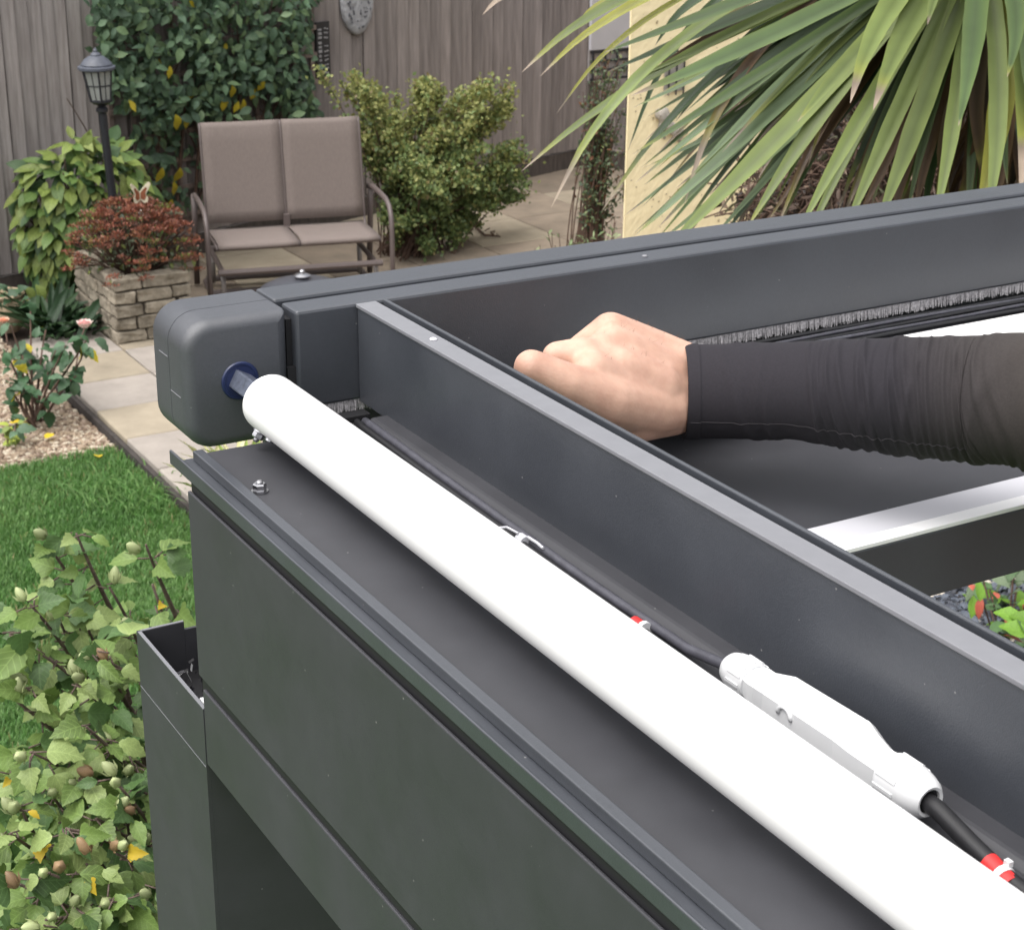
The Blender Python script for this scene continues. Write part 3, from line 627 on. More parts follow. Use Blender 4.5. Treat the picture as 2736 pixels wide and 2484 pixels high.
while len(lv) < 2300:
    u = R.uniform(175, 640); v = R.uniform(-45, 420)
    uu = u + R.gauss(0, 8); vv = v + R.gauss(0, 8)
    if not inpoly(uu, vv): continue
    if any((u - a) ** 2 + (v - b) ** 2 < r * r for a, b, r in nz_) and R.random() < .8: continue
    if v > 225 and R.random() < .6: continue
    off = R.choice([.08, .12, .16, .2, .25, .3]) * (1 if v < 260 else .6) + R.uniform(-.02, .02); p = fat(u, v, off)
    d = (FD * R.uniform(-1, 1) + V((0, 0, R.uniform(-1.1, .35))) + FN * R.uniform(0, .6)); L_ = R.uniform(.055, .095)
    mi = R.choices([0, 1, 2, 3], [.36, .42, .2, .002 if v < 150 else .008])[0]
    lv.append((orient(p, d, FN * 1. + V((0, 0, R.uniform(.2, 1.2))) + FD * R.uniform(-.5, .5), L_, R.uniform(.8, 1.15)), 'oval', R.randrange(4), mi, off + (1 if mi == 3 else 0)))
for (u, v) in ((335, 130), (440, 190), (470, 200), (480, 195), (520, 158), (345, 225), (320, 330), (355, 330), (342, 358), (310, 375), (338, 392), (365, 225), (457, 168)):
    p = fat(u, v, .3); lv.append((orient(p, V((R.uniform(-.5, .5), 0, -1)), FN + V((0, 0, .4)), R.uniform(.08, .11)), 'oval', R.randrange(4), 3, 5))
foliage(cl, lv, LM_IVY, 300)
st = MB()
for _ in range(34):
    u = R.uniform(200, 600); v = R.uniform(60, 420); a = fat(u, v, .05); b = fat(u + R.uniform(-90, 90), v - R.uniform(60, 200), .12); st.tube(bez(a, (a + b) / 2 + FN * .06, b, 6), [.007, .006, .005, .005, .004, .003, .003], 5)
for (u, v) in ((300, 575), (345, 560), (380, 520)): st.tube(bez(fat(u, v, .08), fat(u, 400, .1), fat(u + 20, 200, .1), 8), .011, 6)
st.build('stem', M_TWIG, cl)

# ------------------------------------------------------------------ lamp post
lp = at(232, 420, Y=9.98); LX, LY = lp.x + .01, 9.98
M_IRON = mat('black_painted_iron', (.016, .017, .022), rough=.45, var=.2, scale=60, bump=.1)
M_LTOP = mat('lantern_roof', (.07, .078, .10), rough=.5, var=.2, scale=40)
lam = empty('lamp_post', (LX, LY, 0), 'black garden lamp post with a glazed lantern in front of the fence', 'lamp')
lean = V((-.055, 0, 0)); T = lambda h: V((LX, LY, 0)) + lean * h + V((0, 0, h + (.075 if h > .8 else 0)))
MB().tube([T(0), T(.3), T(1.09)], [.033, .027, .023], 14).lathe([(.06, 0), (.06, .05), (.035, .1)], (LX, LY, 0), 16).build('pole', M_IRON, lam, smooth=.6)
MB().lathe([(.02, 0), (.034, .012), (.034, .03), (.018, .045), (.045, .055), (.066, .07), (.066, .078)], T(1.07), 16).build('neck', M_IRON, lam, smooth=.6)
n = 6; zA, zB = 1.148, 1.318; rA, rB = .062, .088
M_GL, tg, bgl = nodes('lantern_glass'); bgl.inputs['Base Color'].default_value = (.55, .58, .56, 1); bgl.inputs['Roughness'].default_value = .25; bgl.inputs['Transmission Weight'].default_value = .55; bgl.inputs['Alpha'].default_value = .85
for k in range(n):
    a0 = 2 * PI * k / n + .3; a1 = 2 * PI * (k + 1) / n + .3
    q = lambda a, r, z: T(z) + V((r * math.cos(a), r * math.sin(a), 0))
    MB().add([q(a0, rA, zA), q(a1, rA, zA), q(a1, rB, zB), q(a0, rB, zB), q(a0, rA - .003, zA), q(a1, rA - .003, zA), q(a1, rB - .003, zB), q(a0, rB - .003, zB)], [(0, 1, 2, 3), (7, 6, 5, 4), (0, 4, 5, 1), (2, 6, 7, 3)]).build('pane', M_GL, lam)
    gb = MB().tube([q(a0, rA, zA), q(a0, rB, zB)], .006, 6).tube([q(a0, (rA + rB) / 2, (zA + zB) / 2), q(a1, (rA + rB) / 2, (zA + zB) / 2)], .004, 6).tube([q(a0, rA, zA), q(a1, rA, zA)], .006, 6).tube([q((a0 + a1) / 2, rA * .87, zA), q((a0 + a1) / 2, rB * .87, zB)], .003, 5)
    gb.build('glazing_bar', M_IRON, lam)
MB().lathe([(.098, 0), (.106, .006), (.106, .02), (.088, .026), (.09, .032), (.072, .055), (.045, .074), (.03, .08), (.03, .086), (.02, .095), (.012, .1), (.013, .108), (.006, .118), (.002, .125)], T(1.318), 24).build('lantern_roof', M_LTOP, lam, smooth=.6)
MB().lathe([(.012, 0), (.022, .03), (.018, .07), (.008, .085)], T(1.16), 12).build('bulb', M_WPLA, lam, smooth=True)

# ------------------------------------------------------------------ broad leaved shrub behind the lamp
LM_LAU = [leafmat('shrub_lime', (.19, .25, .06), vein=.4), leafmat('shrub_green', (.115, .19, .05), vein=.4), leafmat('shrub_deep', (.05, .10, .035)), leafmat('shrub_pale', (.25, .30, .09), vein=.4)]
sb = empty('broad_leaved_shrub', (3.0, 10.3, -.08), 'lime green shrub with large drooping oval leaves behind the lamp post', 'shrub')
lv = []; C0 = V((3.06, 10.28, .50))
for _ in range(680):
    d = rdir(); d.y = -abs(d.y) * .9 if R.random() < .8 else d.y
    rad = R.uniform(.72, 1.03); p = C0 + V((d.x * .42, d.y * .22, d.z * .47)) * rad
    if p.z < .05 and p.x > 2.95: continue
    dd = V((d.x * .8, d.y * .6 - .25, d.z * .3 - .55)) + rdir() * .35
    if d.z > .6: dd = V((d.x, d.y, .05)) + rdir() * .5
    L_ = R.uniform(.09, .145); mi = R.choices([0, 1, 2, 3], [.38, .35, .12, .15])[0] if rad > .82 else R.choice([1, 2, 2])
    lv.append((orient(p, dd, V((d.x * .6, d.y - .5, .9)), L_, R.uniform(.8, 1.05)), 'oval', R.randrange(4), mi, rad))
for (u, v) in ((60, 575), (75, 590), (45, 565), (90, 600), (55, 600), (70, 560), (85, 575)):
    p = at(u, v, Y=10.0); lv.append((orient(p, V((R.uniform(-1, 1), -.4, -.5)), V((0, -.5, 1)), R.uniform(.09, .13)), 'oval', R.randrange(4), R.choice([0, 1]), 2))
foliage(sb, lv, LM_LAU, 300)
st = MB()
for k in range(16):
    d = rdir(); d.z = abs(d.z); st.tube(bez((3.02, 10.3, -.1), V((3.02, 10.3, .35)) + d * .12, C0 + V((d.x * .4, d.y * .26, d.z * .42)), 6), [.022, .018, .014, .011, .008, .006, .004], 6)
st.build('stem', M_TWIG, sb)
# dark low fern in the shade by the planter
LM_FERN = [leafmat('fern_dark', (.022, .05, .022)), leafmat('fern_mid', (.035, .075, .028))]
fr = empty('shade_fern', (2.72, 9.75, -.08), 'dark green strap leaved plant in the shade beside the stone planter', 'fern'); lv = []
for _ in range(90):
    a = R.uniform(0, 6.28); p = V((2.70 + R.gauss(0, .07), 9.72 + R.gauss(0, .14), -.06)); L_ = R.uniform(.22, .42)
    lv.append((orient(p, V((math.cos(a) * .6, math.sin(a) * .6 - .15, 1.0)), V((math.cos(a) * -1, math.sin(a) * -1, .4)), L_, .7), 'narrow', R.randrange(4), R.randrange(2), L_))
foliage(fr, lv, LM_FERN, 90)

# ------------------------------------------------------------------ stone planter with red flowering plant
M_BLK = mat('rough_tan_block', (.205, .172, .125), rough=.95, var=.35, scale=16, bump=.8, bscale=45, obj_rand=.16, col2=(.24, .21, .165))
pl = empty('stone_planter', (3.11, 9.62, 0), 'raised square planter of rough tan stone blocks beside the path', 'planter')
def block(x0, x1, y0, y1, z0, z1, r):
    b = bmesh.new(); bmesh.ops.create_cube(b, size=1); bmesh.ops.subdivide_edges(b, edges=b.edges, cuts=1, use_grid_fill=True)
    for v_ in b.verts:
        f = V((v_.co.x * (x1 - x0) + (x0 + x1) / 2, v_.co.y * (y1 - y0) + (y0 + y1) / 2, v_.co.z * (z1 - z0) + (z0 + z1) / 2))
        v_.co = f + V((r.uniform(-.008, .008), r.uniform(-.008, .008), r.uniform(-.005, .005)))
    me = bpy.data.meshes.new('block'); b.to_mesh(me); b.free(); me.materials.append(M_BLK); o = link('block', me, pl)
    bv = o.modifiers.new('b', 'BEVEL'); bv.width = .008; bv.segments = 2; bv.limit_method = 'ANGLE'; bv.angle_limit = .5
rk = random.Random(21); PX0, PX1, PY0, PY1, TH, HC, NC = 2.885, 3.345, 9.245, 9.99, .10, .075, 5
for c_ in range(NC):
    z0 = c_ * HC + .003; z1 = z0 + HC - .010; ofs = .10 if c_ % 2 else 0
    x = PX0; first = True
    while x < PX1 - .05:
        L_ = (.13 if (first and ofs) else rk.uniform(.17, .23)); xe = min(x + L_, PX1); xe = PX1 if PX1 - xe < .08 else xe
        block(x, xe - .010, PY0 + rk.uniform(-.006, .006), PY0 + TH, z0, z1, rk); x = xe; first = False
    for side_x in (PX0, PX1 - TH):
        y = PY0 + TH + .008
        while y < PY1 - .05:
            L_ = rk.uniform(.17, .24); ye = min(y + L_, PY1); ye = PY1 if PY1 - ye < .08 else ye
            block(side_x + rk.uniform(-.006, .004), side_x + TH, y, ye - .010, z0, z1, rk); y = ye
    block(PX0 + TH + .01, PX1 - TH - .01, PY1 - TH, PY1, z0, z1, rk)
MB().box(PX0 + .028, PX1 - .028, PY0 + .028, PY1 - .028, 0, NC * HC - .035).build('mortar_core', mat('mortar', (.085, .07, .055), rough=1, var=.4, scale=20, bump=.5), pl)
LM_SED = [leafmat('seedhead_rust', (.25, .085, .052), trans=.1), leafmat('seedhead_brown', (.165, .07, .05), trans=.1), leafmat('seedhead_orange', (.26, .11, .055), trans=.1), leafmat('sedum_grey_green', (.13, .16, .10)), leafmat('sedum_green', (.16, .19, .05))]
sed = empty('red_sedum', (3.11, 9.55, .34), 'mounded rust red flowering plant spilling over the stone planter', 'plant'); lv = []; stm = MB()
rs2 = random.Random(31)
for hx in range(230):
    a = rs2.uniform(0, 6.28); rr = math.sqrt(rs2.random()); px_ = 3.10 + .37 * rr * math.cos(a); py_ = 9.54 + .36 * rr * math.sin(a); zc = .37 + .34 * math.sqrt(max(0, 1 - rr * rr * .94)) + rs2.uniform(-.04, .03)
    if rr > .88: zc -= rs2.uniform(0, .14)
    base = V((3.11 + (px_ - 3.11) * .35, 9.55 + (py_ - 9.55) * .35, .34)); top = V((px_, py_, zc)); stm.tube([base, (base + top) / 2 + V((0, 0, .02)), top], [.004, .0035, .003], 4)
    tone_ = rs2.choices([0, 1, 2, 3, 4], [.46, .27, .15, .06, .06])[0]
    for _ in range(36):
        d = rdir(rs2); d.z = abs(d.z) * .6; p = top + V((d.x * .042, d.y * .042, d.z * .026)) * rs2.random() ** .5
        lv.append((orient(p, d + V((0, 0, .4)), rdir(rs2), rs2.uniform(.012, .022), .9), 'tiny', rs2.randrange(3), tone_ if rs2.random() < .7 else rs2.choice([0, 1, 2]), 0))
    for _ in range(3):
        t = rs2.uniform(.2, .9); p = base.lerp(top, t); lv.append((orient(p, rdir(rs2), V((0, 0, 1)), rs2.uniform(.03, .05)), 'oval', rs2.randrange(4), rs2.choice([3, 4, 3]), 0))
foliage(sed, lv, LM_SED, 0); stm.build('stem', M_TWIG, sed)
# butterfly stake
bf = at(275, 390, Y=9.45); M_BW = mat('cream_enamel', (.62, .56, .42), rough=.5, var=.15, scale=60); M_BR = mat('rust_enamel', (.22, .07, .03), rough=.6, var=.4, scale=90)
bs = empty('butterfly_stake', (bf.x, bf.y, .34), 'butterfly ornament with a white bead on a thin stake in the red plant', 'ornament')
MB().tube([(bf.x + .004, bf.y, .33), (bf.x, bf.y, bf.z + .0)], .0035, 8).build('stake', mat('stake_wood', (.35, .24, .16), rough=.8), bs)
for s in (-1, 1):
    out = [(0, -.03), (.022, -.05), (.04, -.045), (.043, -.02), (.032, .0), (.05, .03), (.062, .06), (.052, .068), (.03, .05), (.008, .022), (0, .012)]
    fr_ = [V((bf.x + s * x_ * .95, bf.y - .006 - x_ * .35, bf.z + .022 + z_)) for x_, z_ in out]; bk = [q + V((0, .004, 0)) for q in fr_]; n = len(out)
    wg = MB().add(fr_ + bk, [tuple(range(n)), tuple(range(2 * n - 1, n - 1, -1))] + [(k, (k + 1) % n, n + (k + 1) % n, n + k) for k in range(n)]).build('wing', M_BW, bs)
    inn = [V((bf.x + s * x_ * .95, bf.y - .0085 - x_ * .35, bf.z + .022 + z_)) for x_, z_ in [(0.002, -.025), (.022, -.032), (.033, -.015), (.028, .005), (.04, .035), (.03, .04), (.012, .02), (.003, .01)]]
    if s == 1: inn = [q + V((0, -.0005, 0)) for q in inn]
    MB().add(inn, [tuple(range(8))]).build('wing_patch', M_BR, wg)
MB().lathe([(.001, -.014), (.008, -.0115), (.0125, -.006), (.014, 0), (.0125, .006), (.008, .0115), (.001, .014)], (bf.x + .001, bf.y, at(277, 418, Y=9.45).z), 14).build('bead', mat('white_bead', (.75, .74, .72), rough=.25, var=.02), bs, smooth=True)
gbp = at(304, 448, Y=9.5)
gbl = MB().lathe([(.001, -.02), (.014, -.014), (.02, -.003), (.019, .008), (.012, .017), (.001, .02)], (gbp.x, gbp.y, gbp.z), 14).tube([gbp, V((gbp.x, gbp.y, .34))], .003, 6).build('glass_ball_stake', mat('lime_ball', (.30, .55, .06), rough=.25, var=.1), smooth=True)
tag(gbl, 'small lime green ball on a stick rising from the red plant', 'ornament')

# ------------------------------------------------------------------ glider bench
M_BFR = mat('brown_powder_coat', (.105, .083, .078), rough=.45, var=.1, scale=90)
M_SLG = mat('woven_sling_fabric', (.172, .140, .126), rough=.85, var=.10, scale=3, bump=.3, bscale=600, stretch=(60, 60, 4))
bx = V((.971, -.237, 0)); by = V((.237, .971, 0)); BO = V((4.092, 9.457, 0))
bench = empty('glider_bench', BO + by * .3, 'brown two seat garden glider with woven sling back and seat facing the patio', 'bench')
BP = lambda x_, y_, z_: BO + bx * x_ + by * y_ + V((0, 0, z_))
def sling(x0, x1, prof_, name):
    vs = []; n = len(prof_); nx = 8
    for i in range(nx + 1):
        t = i / nx; x_ = x0 + (x1 - x0) * t; sag = -.003 * math.sin(PI * t)
        for (y_, z_) in prof_: vs.append(BP(x_, y_ - sag * .6, z_ + sag))
    fs = [(i * n + k, i * n + k + 1, (i + 1) * n + k + 1, (i + 1) * n + k) for i in range(nx) for k in range(n - 1)]
    o = MB().add(vs, fs).build(name, M_SLG, bench, smooth=True); so = o.modifiers.new('s', 'SOLIDIFY'); so.thickness = .004; return o
seatp = [(-.005, .372), (-.012, .39), (.005, .402), (.12, .404), (.28, .392), (.42, .385), (.46, .388)]
backp = [(.435, .43), (.45, .50), (.475, .62), (.505, .76), (.535, .90), (.555, .985), (.572, 1.012), (.59, 1.008), (.598, .98)]
for x0, x1 in ((-.478, -.008), (.008, .478)): sling(x0, x1, seatp, 'seat'); sling(x0, x1, backp, 'backrest')
for x_ in (-.485, 0, .485):
    MB().tube([BP(x_, y_, z_ - .005) for y_, z_ in [(.0, .372), (.005, .392), (.12, .397), (.28, .386), (.42, .38), (.445, .43)] + backp[1:8]], .008, 8).build('frame_rail', M_BFR, bench, smooth=True)
for s in (-1, 1):
    X_ = .545 * s
    MB().tube([BP(X_ * .985, .56, .58), BP(X_, .45, .60), BP(X_, .25, .605), BP(X_, .08, .60), BP(X_, .0, .575), BP(X_, -.045, .52), BP(X_, -.06, .44), BP(X_, -.065, .3), BP(X_, -.07, .02)], .0185, 10, flat=.8).build('armrest', M_BFR, bench, smooth=True)
    MB().tube([BP(X_, .52, .595), BP(X_, .55, .4), BP(X_, .6, .02)], .019, 8).build('leg', M_BFR, bench, smooth=True)
    MB().tube([BP(X_ * .9, -.07, .03), BP(X_ * .9, .6, .03)], .02, 8).build('base_rail', M_BFR, bench)
    for yy in (.02, .5): MB().tube([BP(X_ * .84, yy, .22), BP(X_ * .84, yy - .02, .17), BP(X_ * .84, yy - .015, .05)], .016, 8, flat=.6).build('glider_link', mat('link_steel', (.2, .18, .17), rough=.4), bench, smooth=True)
    MB().tube([BP(X_ * .84, -.02, .24), BP(X_ * .84, .56, .24)], .016, 8).build('glide_rail', M_BFR, bench)
for yy, zz in ((-.03, .245), (.55, .245), (-.03, .05), (.58, .05), (.25, .05)): MB().tube([BP(-.49, yy, zz), BP(.49, yy, zz)], .02, 8).build('crossbar', M_BFR, bench)
MB().box(-.02, .02, -.008, .012, 0, .09, M=Matrix.Translation(BP(0, .43, .375)) @ Matrix((bx, by, V((0, 0, 1)))).transposed().to_4x4()).build('centre_bracket', M_BFR, bench, bevel=.003)

# ------------------------------------------------------------------ kettle lid of a fire bowl in front of the bench
kc = at(595, 541, Y=8.6); M_KET = mat('dark_enamel', (.055, .058, .07), rough=.35, var=.15, scale=30)
fb = empty('fire_bowl', (kc.x, 8.6, 0), 'dark round fire bowl with domed lid and silver knob in front of the bench', 'fire bowl')
zt_ = kc.z - .02
MB().lathe([(.235, -.075), (.24, -.07), (.225, -.052), (.17, -.024), (.09, -.006), (.03, 0), (.001, .001)], (kc.x, 8.6, zt_), 36).build('lid', M_KET, fb, smooth=.8)
MB().lathe([(.028, -.002), (.03, .004), (.045, .012), (.048, .018), (.03, .026), (.013, .03), (.012, .036), (.015, .042), (.01, .048), (.001, .05)], (kc.x, 8.6, zt_), 20).build('knob', M_CHROME, fb, smooth=.8)
MB().lathe([(.02, .06), (.13, .02), (.2, .12), (.238, zt_ - .085), (.245, zt_ - .078), (.238, zt_ - .076)], (kc.x, 8.6, .0), 36).build('bowl', M_KET, fb, smooth=.8)
for k in range(3):
    a = 2 * PI * k / 3 + .4; MB().tube([(kc.x + .1 * math.cos(a), 8.6 + .1 * math.sin(a), .12), (kc.x + .2 * math.cos(a), 8.6 + .2 * math.sin(a), 0)], .012, 8).build('leg', M_KET, fb)
hk = at(541, 557, Y=8.55); MB().lathe([(.001, 0), (.012, .004), (.012, .016), (.001, .02)], (kc.x - .215, 8.54, zt_ - .06), 12).build('lid_hook', M_CHROME, fb, smooth=True)

# ------------------------------------------------------------------ feathery yellow green bush
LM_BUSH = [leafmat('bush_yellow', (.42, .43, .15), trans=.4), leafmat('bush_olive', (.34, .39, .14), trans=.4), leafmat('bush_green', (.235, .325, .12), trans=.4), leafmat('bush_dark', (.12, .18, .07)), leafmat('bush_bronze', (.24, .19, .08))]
bu = empty('feathery_bush', (5.28, 10.3, 0), 'loose feathery yellow green bush to the right of the bench', 'bush'); lv = []; stm = MB(); rb2 = random.Random(17)
B0 = V((5.25, 10.30, 0))
tips = []
outl = [(645, 130, .05), (690, 150, .1), (715, 175, .0), (745, 190, .2), (790, 205, .1), (830, 165, .1), (865, 160, .0), (900, 195, .2), (940, 170, .1), (975, 160, 0), (1005, 170, .1), (1000, 215, 0), (960, 235, .1), (1020, 285, 0), (1035, 310, 0), (1035, 350, 0), (1025, 385, 0), (1000, 340, -.1), (975, 410, -.1), (930, 440, -.1), (900, 470, -.15), (850, 500, -.2), (790, 480, -.2), (760, 420, -.15), (740, 370, -.05), (720, 300, 0), (690, 240, .05), (800, 300, -.25), (850, 350, -.3), (900, 300, -.2), (860, 250, -.1), (930, 360, -.25), (820, 420, -.3), (780, 340, -.2), (880, 410, -.3), (950, 290, -.15), (910, 250, -.05), (760, 260, -.05), (830, 215, .05), (770, 230, 0)]
for k in range(330):
    u, v, dy = rb2.choice(outl); f = 1 if rb2.random() < .45 else rb2.uniform(.3, 1)
    c_u, c_v = 845, 360
    u = c_u + (u - c_u) * f + rb2.gauss(0, 10); v = c_v + (v - c_v) * f + rb2.gauss(0, 9)
    tips.append(at(u, v, Y=10.35 + dy + (1 - f) * -.25 + rb2.gauss(0, .09)))
for tip in tips:
    if tip.z < .06: tip.z = .06 + rb2.uniform(0, .05)
    base = B0 + V((rb2.gauss(0, .09), rb2.gauss(0, .08), 0)); mid = (base + tip) / 2 + V((0, 0, .18 + .1 * rb2.random()))
    path_ = bez(base, mid, tip, 10); stm.tube(path_, [.006 - .0005 * k for k in range(11)], 4)
    hi = tip.z
    for k in range(110):
        t = 1 - abs(rb2.gauss(0, .17)); t = max(.35, min(1, t)); x_ = t * 10; i = min(int(x_), 9); p = path_[i].lerp(path_[i + 1], x_ - i) + rdir(rb2) * abs(rb2.gauss(0, .035))
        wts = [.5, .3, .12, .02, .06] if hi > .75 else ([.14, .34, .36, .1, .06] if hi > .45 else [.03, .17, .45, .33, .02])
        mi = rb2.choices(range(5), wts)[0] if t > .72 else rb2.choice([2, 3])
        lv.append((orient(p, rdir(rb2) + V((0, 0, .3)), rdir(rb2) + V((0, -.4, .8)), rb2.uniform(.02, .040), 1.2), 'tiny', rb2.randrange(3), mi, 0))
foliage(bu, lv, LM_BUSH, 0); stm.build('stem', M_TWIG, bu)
# fallen twig on the patio
a = at(930, 440, Z=.02); tw = MB().tube([at(930, 443, Z=.03), at(945, 455, Z=.015), at(955, 463, Z=.02), at(972, 464, Z=.012), at(985, 466, Z=.015)], [.008, .009, .008, .007, .005], 6)
for k in range(14): q = at(930 + k * 4, 443 + k * 1.7, Z=.02) + V((R.uniform(-.02, .02), R.uniform(-.02, .02), 0)); tw.tube([q, q + V((R.uniform(-.03, .03), R.uniform(-.03, .03), .01))], .004, 4)
tag(tw.build('fallen_twig', M_TWIG), 'dry brown trailing twig lying on the patio below the feathery bush', 'twig')

# ------------------------------------------------------------------ cream wall and what is on it
M_CR = mat('cream_roughcast', (.90, .775, .49), rough=.95, var=.04, scale=9, bump=.18, bscale=90)
WX0, WX1, WY = 6.09, 7.62, 9.0
wl = MB(); nx, nz2 = 70, 90; vs = []; rwl = random.Random(6)
for j in range(nz2 + 1):
    for i in range(nx + 1): vs.append((WX0 + (WX1 - WX0) * i / nx, WY + (rwl.uniform(-.0012, .001) if 0 < i < nx else 0), -.1 + 2.4 * j / nz2))
fs = [(j * (nx + 1) + i, j * (nx + 1) + i + 1, (j + 1) * (nx + 1) + i + 1, (j + 1) * (nx + 1) + i) for j in range(nz2) for i in range(nx)]
wl.add(vs, fs).box(WX0, WX1, WY + .005, WY + .02, -.1, 2.3).box(WX0 + .17, WX1, WY + .0205, WY + .22, -.1, 2.3)
dots = MB()
for _ in range(260):
    x_, z_ = rwl.uniform(WX0 + .02, WX1), rwl.uniform(.1, 2.0); r_ = rwl.uniform(.003, .008); n = 6
    dots.add([(x_ + r_ * math.cos(6.28 * k / n) * rwl.uniform(.5, 1.4), WY - .0065, z_ + r_ * math.sin(6.28 * k / n) * rwl.uniform(.5, 1)) for k in range(n)], [tuple(range(n))])
wall = wl.build('cream_wall', M_CR); tag(wall, 'cream roughcast rendered garden wall behind the palm', 'wall')
tag(dots.build('render_pits', mat('pit_shadow', (.30, .24, .14), rough=1), wall), kind='stuff')
# stone lizard-like ornament on the wall
M_ORN = mat('weathered_concrete', (.34, .31, .27), rough=.95, var=.3, scale=25, bump=.7)
oc_ = at(1310, 235, Y=WY - .04); om = MB()
for (u, v, r_) in ((1300, 225, .038), (1310, 240, .045), (1322, 252, .04), (1333, 262, .03), (1308, 220, .03)): p = at(u, v, Y=WY - .02); capsule(om, p, p + V((.012, -.01, -.02)), r_, r_ * .8, 8)
for (a, b) in (((1330, 262), (1340, 282)), ((1300, 250), (1308, 272)), ((1336, 255), (1352, 262))): capsule(om, at(*a, Y=WY - .02), at(*b, Y=WY - .01), .018, .010, 8)
meo = om.mesh('wall_ornament', M_ORN); tmp = bpy.data.objects.new('tmp', meo); COL.objects.link(tmp); rm = tmp.modifiers.new('r', 'REMESH'); rm.mode = 'VOXEL'; rm.voxel_size = .008
mo = bpy.data.meshes.new_from_object(tmp.evaluated_get(bpy.context.evaluated_depsgraph_get())); bpy.data.objects.remove(tmp); mo.materials.clear(); mo.materials.append(M_ORN)
tag(link('wall_ornament', mo), 'small weathered grey stone ornament fixed on the cream wall', 'ornament')
gr = empty('wall_grille', at(1345, 190, Y=WY - .02), 'thin black iron grille over a grey recess on the cream wall', 'grille')
p0 = at(1310, 105, Y=WY - .012); p1 = at(1345, 178, Y=WY - .012)
MB().box(p0.x, p1.x, WY - .016, WY - .008, p1.z, p0.z).build('recess_panel', mat('grey_vent', (.3, .28, .25), rough=.8), gr)
for k in range(3): x_ = p0.x + (p1.x - p0.x) * (k + .4) / 2.6; MB().tube([(x_, WY - .03, p1.z - .02), (x_, WY - .03, p0.z + .02)], .006, 6).build('bar', M_IRON, gr)
MB().tube([(p0.x, WY - .031, (p0.z + p1.z) / 2 - .02), (p1.x, WY - .031, (p0.z + p1.z) / 2 - .02)], .006, 6).build('bar', M_IRON, gr)
# white board with wire grid
q0 = at(1167, -40, Y=10.8); q1 = at(1262, 92, Y=10.8); q2 = at(1262, 152, Y=10.8)
wb = empty('white_board', (q0.x + .2, 10.8, 0), 'white painted board over a black wire grid, left of the cream wall', 'board')
MB().box(q0.x, q1.x, 10.8, 10.83, q1.z, q0.z).build('panel', mat('white_board_paint', (.40, .39, .42), rough=.6, var=.05), wb)
MB().box(q0.x - .005, q1.x, 10.815, 10.83, q2.z, q1.z - .002).build('backing', mat('grey_backing', (.24, .22, .22), rough=.8, var=.2), wb)
for k in range(5): x_ = q0.x + (q1.x - q0.x) * (k + .2) / 4.2; MB().box(x_ - .008, x_ + .008, 10.795, 10.8, q2.z, q1.z - .003).build('grid_bar', M_IRON, wb)
for k in range(4): z_ = q2.z + (q1.z - q2.z) * (k + .15) / 3.4; MB().box(q0.x, q1.x, 10.801, 10.806, z_ - .008, z_ + .008).build('grid_bar', M_IRON, wb)
for x_ in (q0.x + .03, q1.x - .05): MB().box(x_ - .02, x_ + .02, 10.832, 10.87, -.05, q0.z).build('post', M_BDK, wb)
# straggly climber at the wall edge
LM_STR = [leafmat('straggly_grey', (.10, .14, .07)), leafmat('straggly_dark', (.05, .08, .04)), leafmat('straggly_light', (.2, .24, .1)), leafmat('straggly_rust', (.16, .07, .035))]
sgc = empty('straggly_climber', (5.95, 9.15, 0), 'thin straggly shrub growing up beside the left edge of the cream wall', 'shrub'); lv = []; stm = MB(); rc = random.Random(41)
for k in range(95):
    u = rc.gauss(1197, 22); v = rc.uniform(95, 430); tip = at(min(u, 1228), v, Y=9.2 + rc.uniform(-.1, .2)); base = V((5.98 + rc.gauss(0, .05), 9.25 + rc.gauss(0, .05), -.02)); pth = bez(base, V((base.x, base.y, tip.z * .7)), tip, 8); stm.tube(pth, [.006, .006, .005, .005, .004, .004, .003, .003, .002], 4)
    for _ in range(32):
        t = rc.uniform(.45, 1); x_ = t * 8; i = min(int(x_), 7); p = pth[i].lerp(pth[i + 1], x_ - i) + rdir(rc) * rc.uniform(0, .05)
        lv.append((orient(p, rdir(rc), V((0, -.5, 1)) + rdir(rc) * .5, rc.uniform(.018, .035)), 'oval', rc.randrange(4), rc.choices(range(4), [.4, .35, .15, .1])[0], 0))
foliage(sgc, lv, LM_STR, 0); stm.build('stem', M_TWIG, sgc)
# pale leaved weeds just behind the beam
for (u, v, n_, lab) in ((1172, 470, 26, 'pale green upright weed behind the beam, nearest the cream wall'), (1130, 478, 16, 'small pale green weed behind the beam, between patio and cream wall')):
    base = at(u, 640, Y=7.2); base.z = 0; b0 = at(u, v, Y=7.2)
    wd = empty('weed', (base.x, 7.2, 0), lab, 'weed'); lv = []; stm = MB()
    for k in range(n_):
        tip = V((b0.x + R.gauss(0, .075), 7.2 + R.gauss(0, .07), b0.z + R.uniform(-.06, .09))); bs_ = V((base.x + R.gauss(0, .04), 7.2 + R.gauss(0, .04), 0)); stm.tube([bs_, (bs_ + tip) / 2 + V((0, 0, .05)), tip], [.004, .0035, .002], 4)
        for _ in range(9): t = R.uniform(.5, 1); p = bs_.lerp(tip, t); lv.append((orient(p, rdir() + V((0, 0, .7)), V((0, -.3, 1)), R.uniform(.03, .055)), 'narrow', R.randrange(4), R.randrange(2), 0))
    foliage(wd, lv, [leafmat('weed_pale', (.24, .30, .15)), leafmat('weed_green', (.13, .19, .08))], 0); stm.build('stem', M_TWIG, wd)

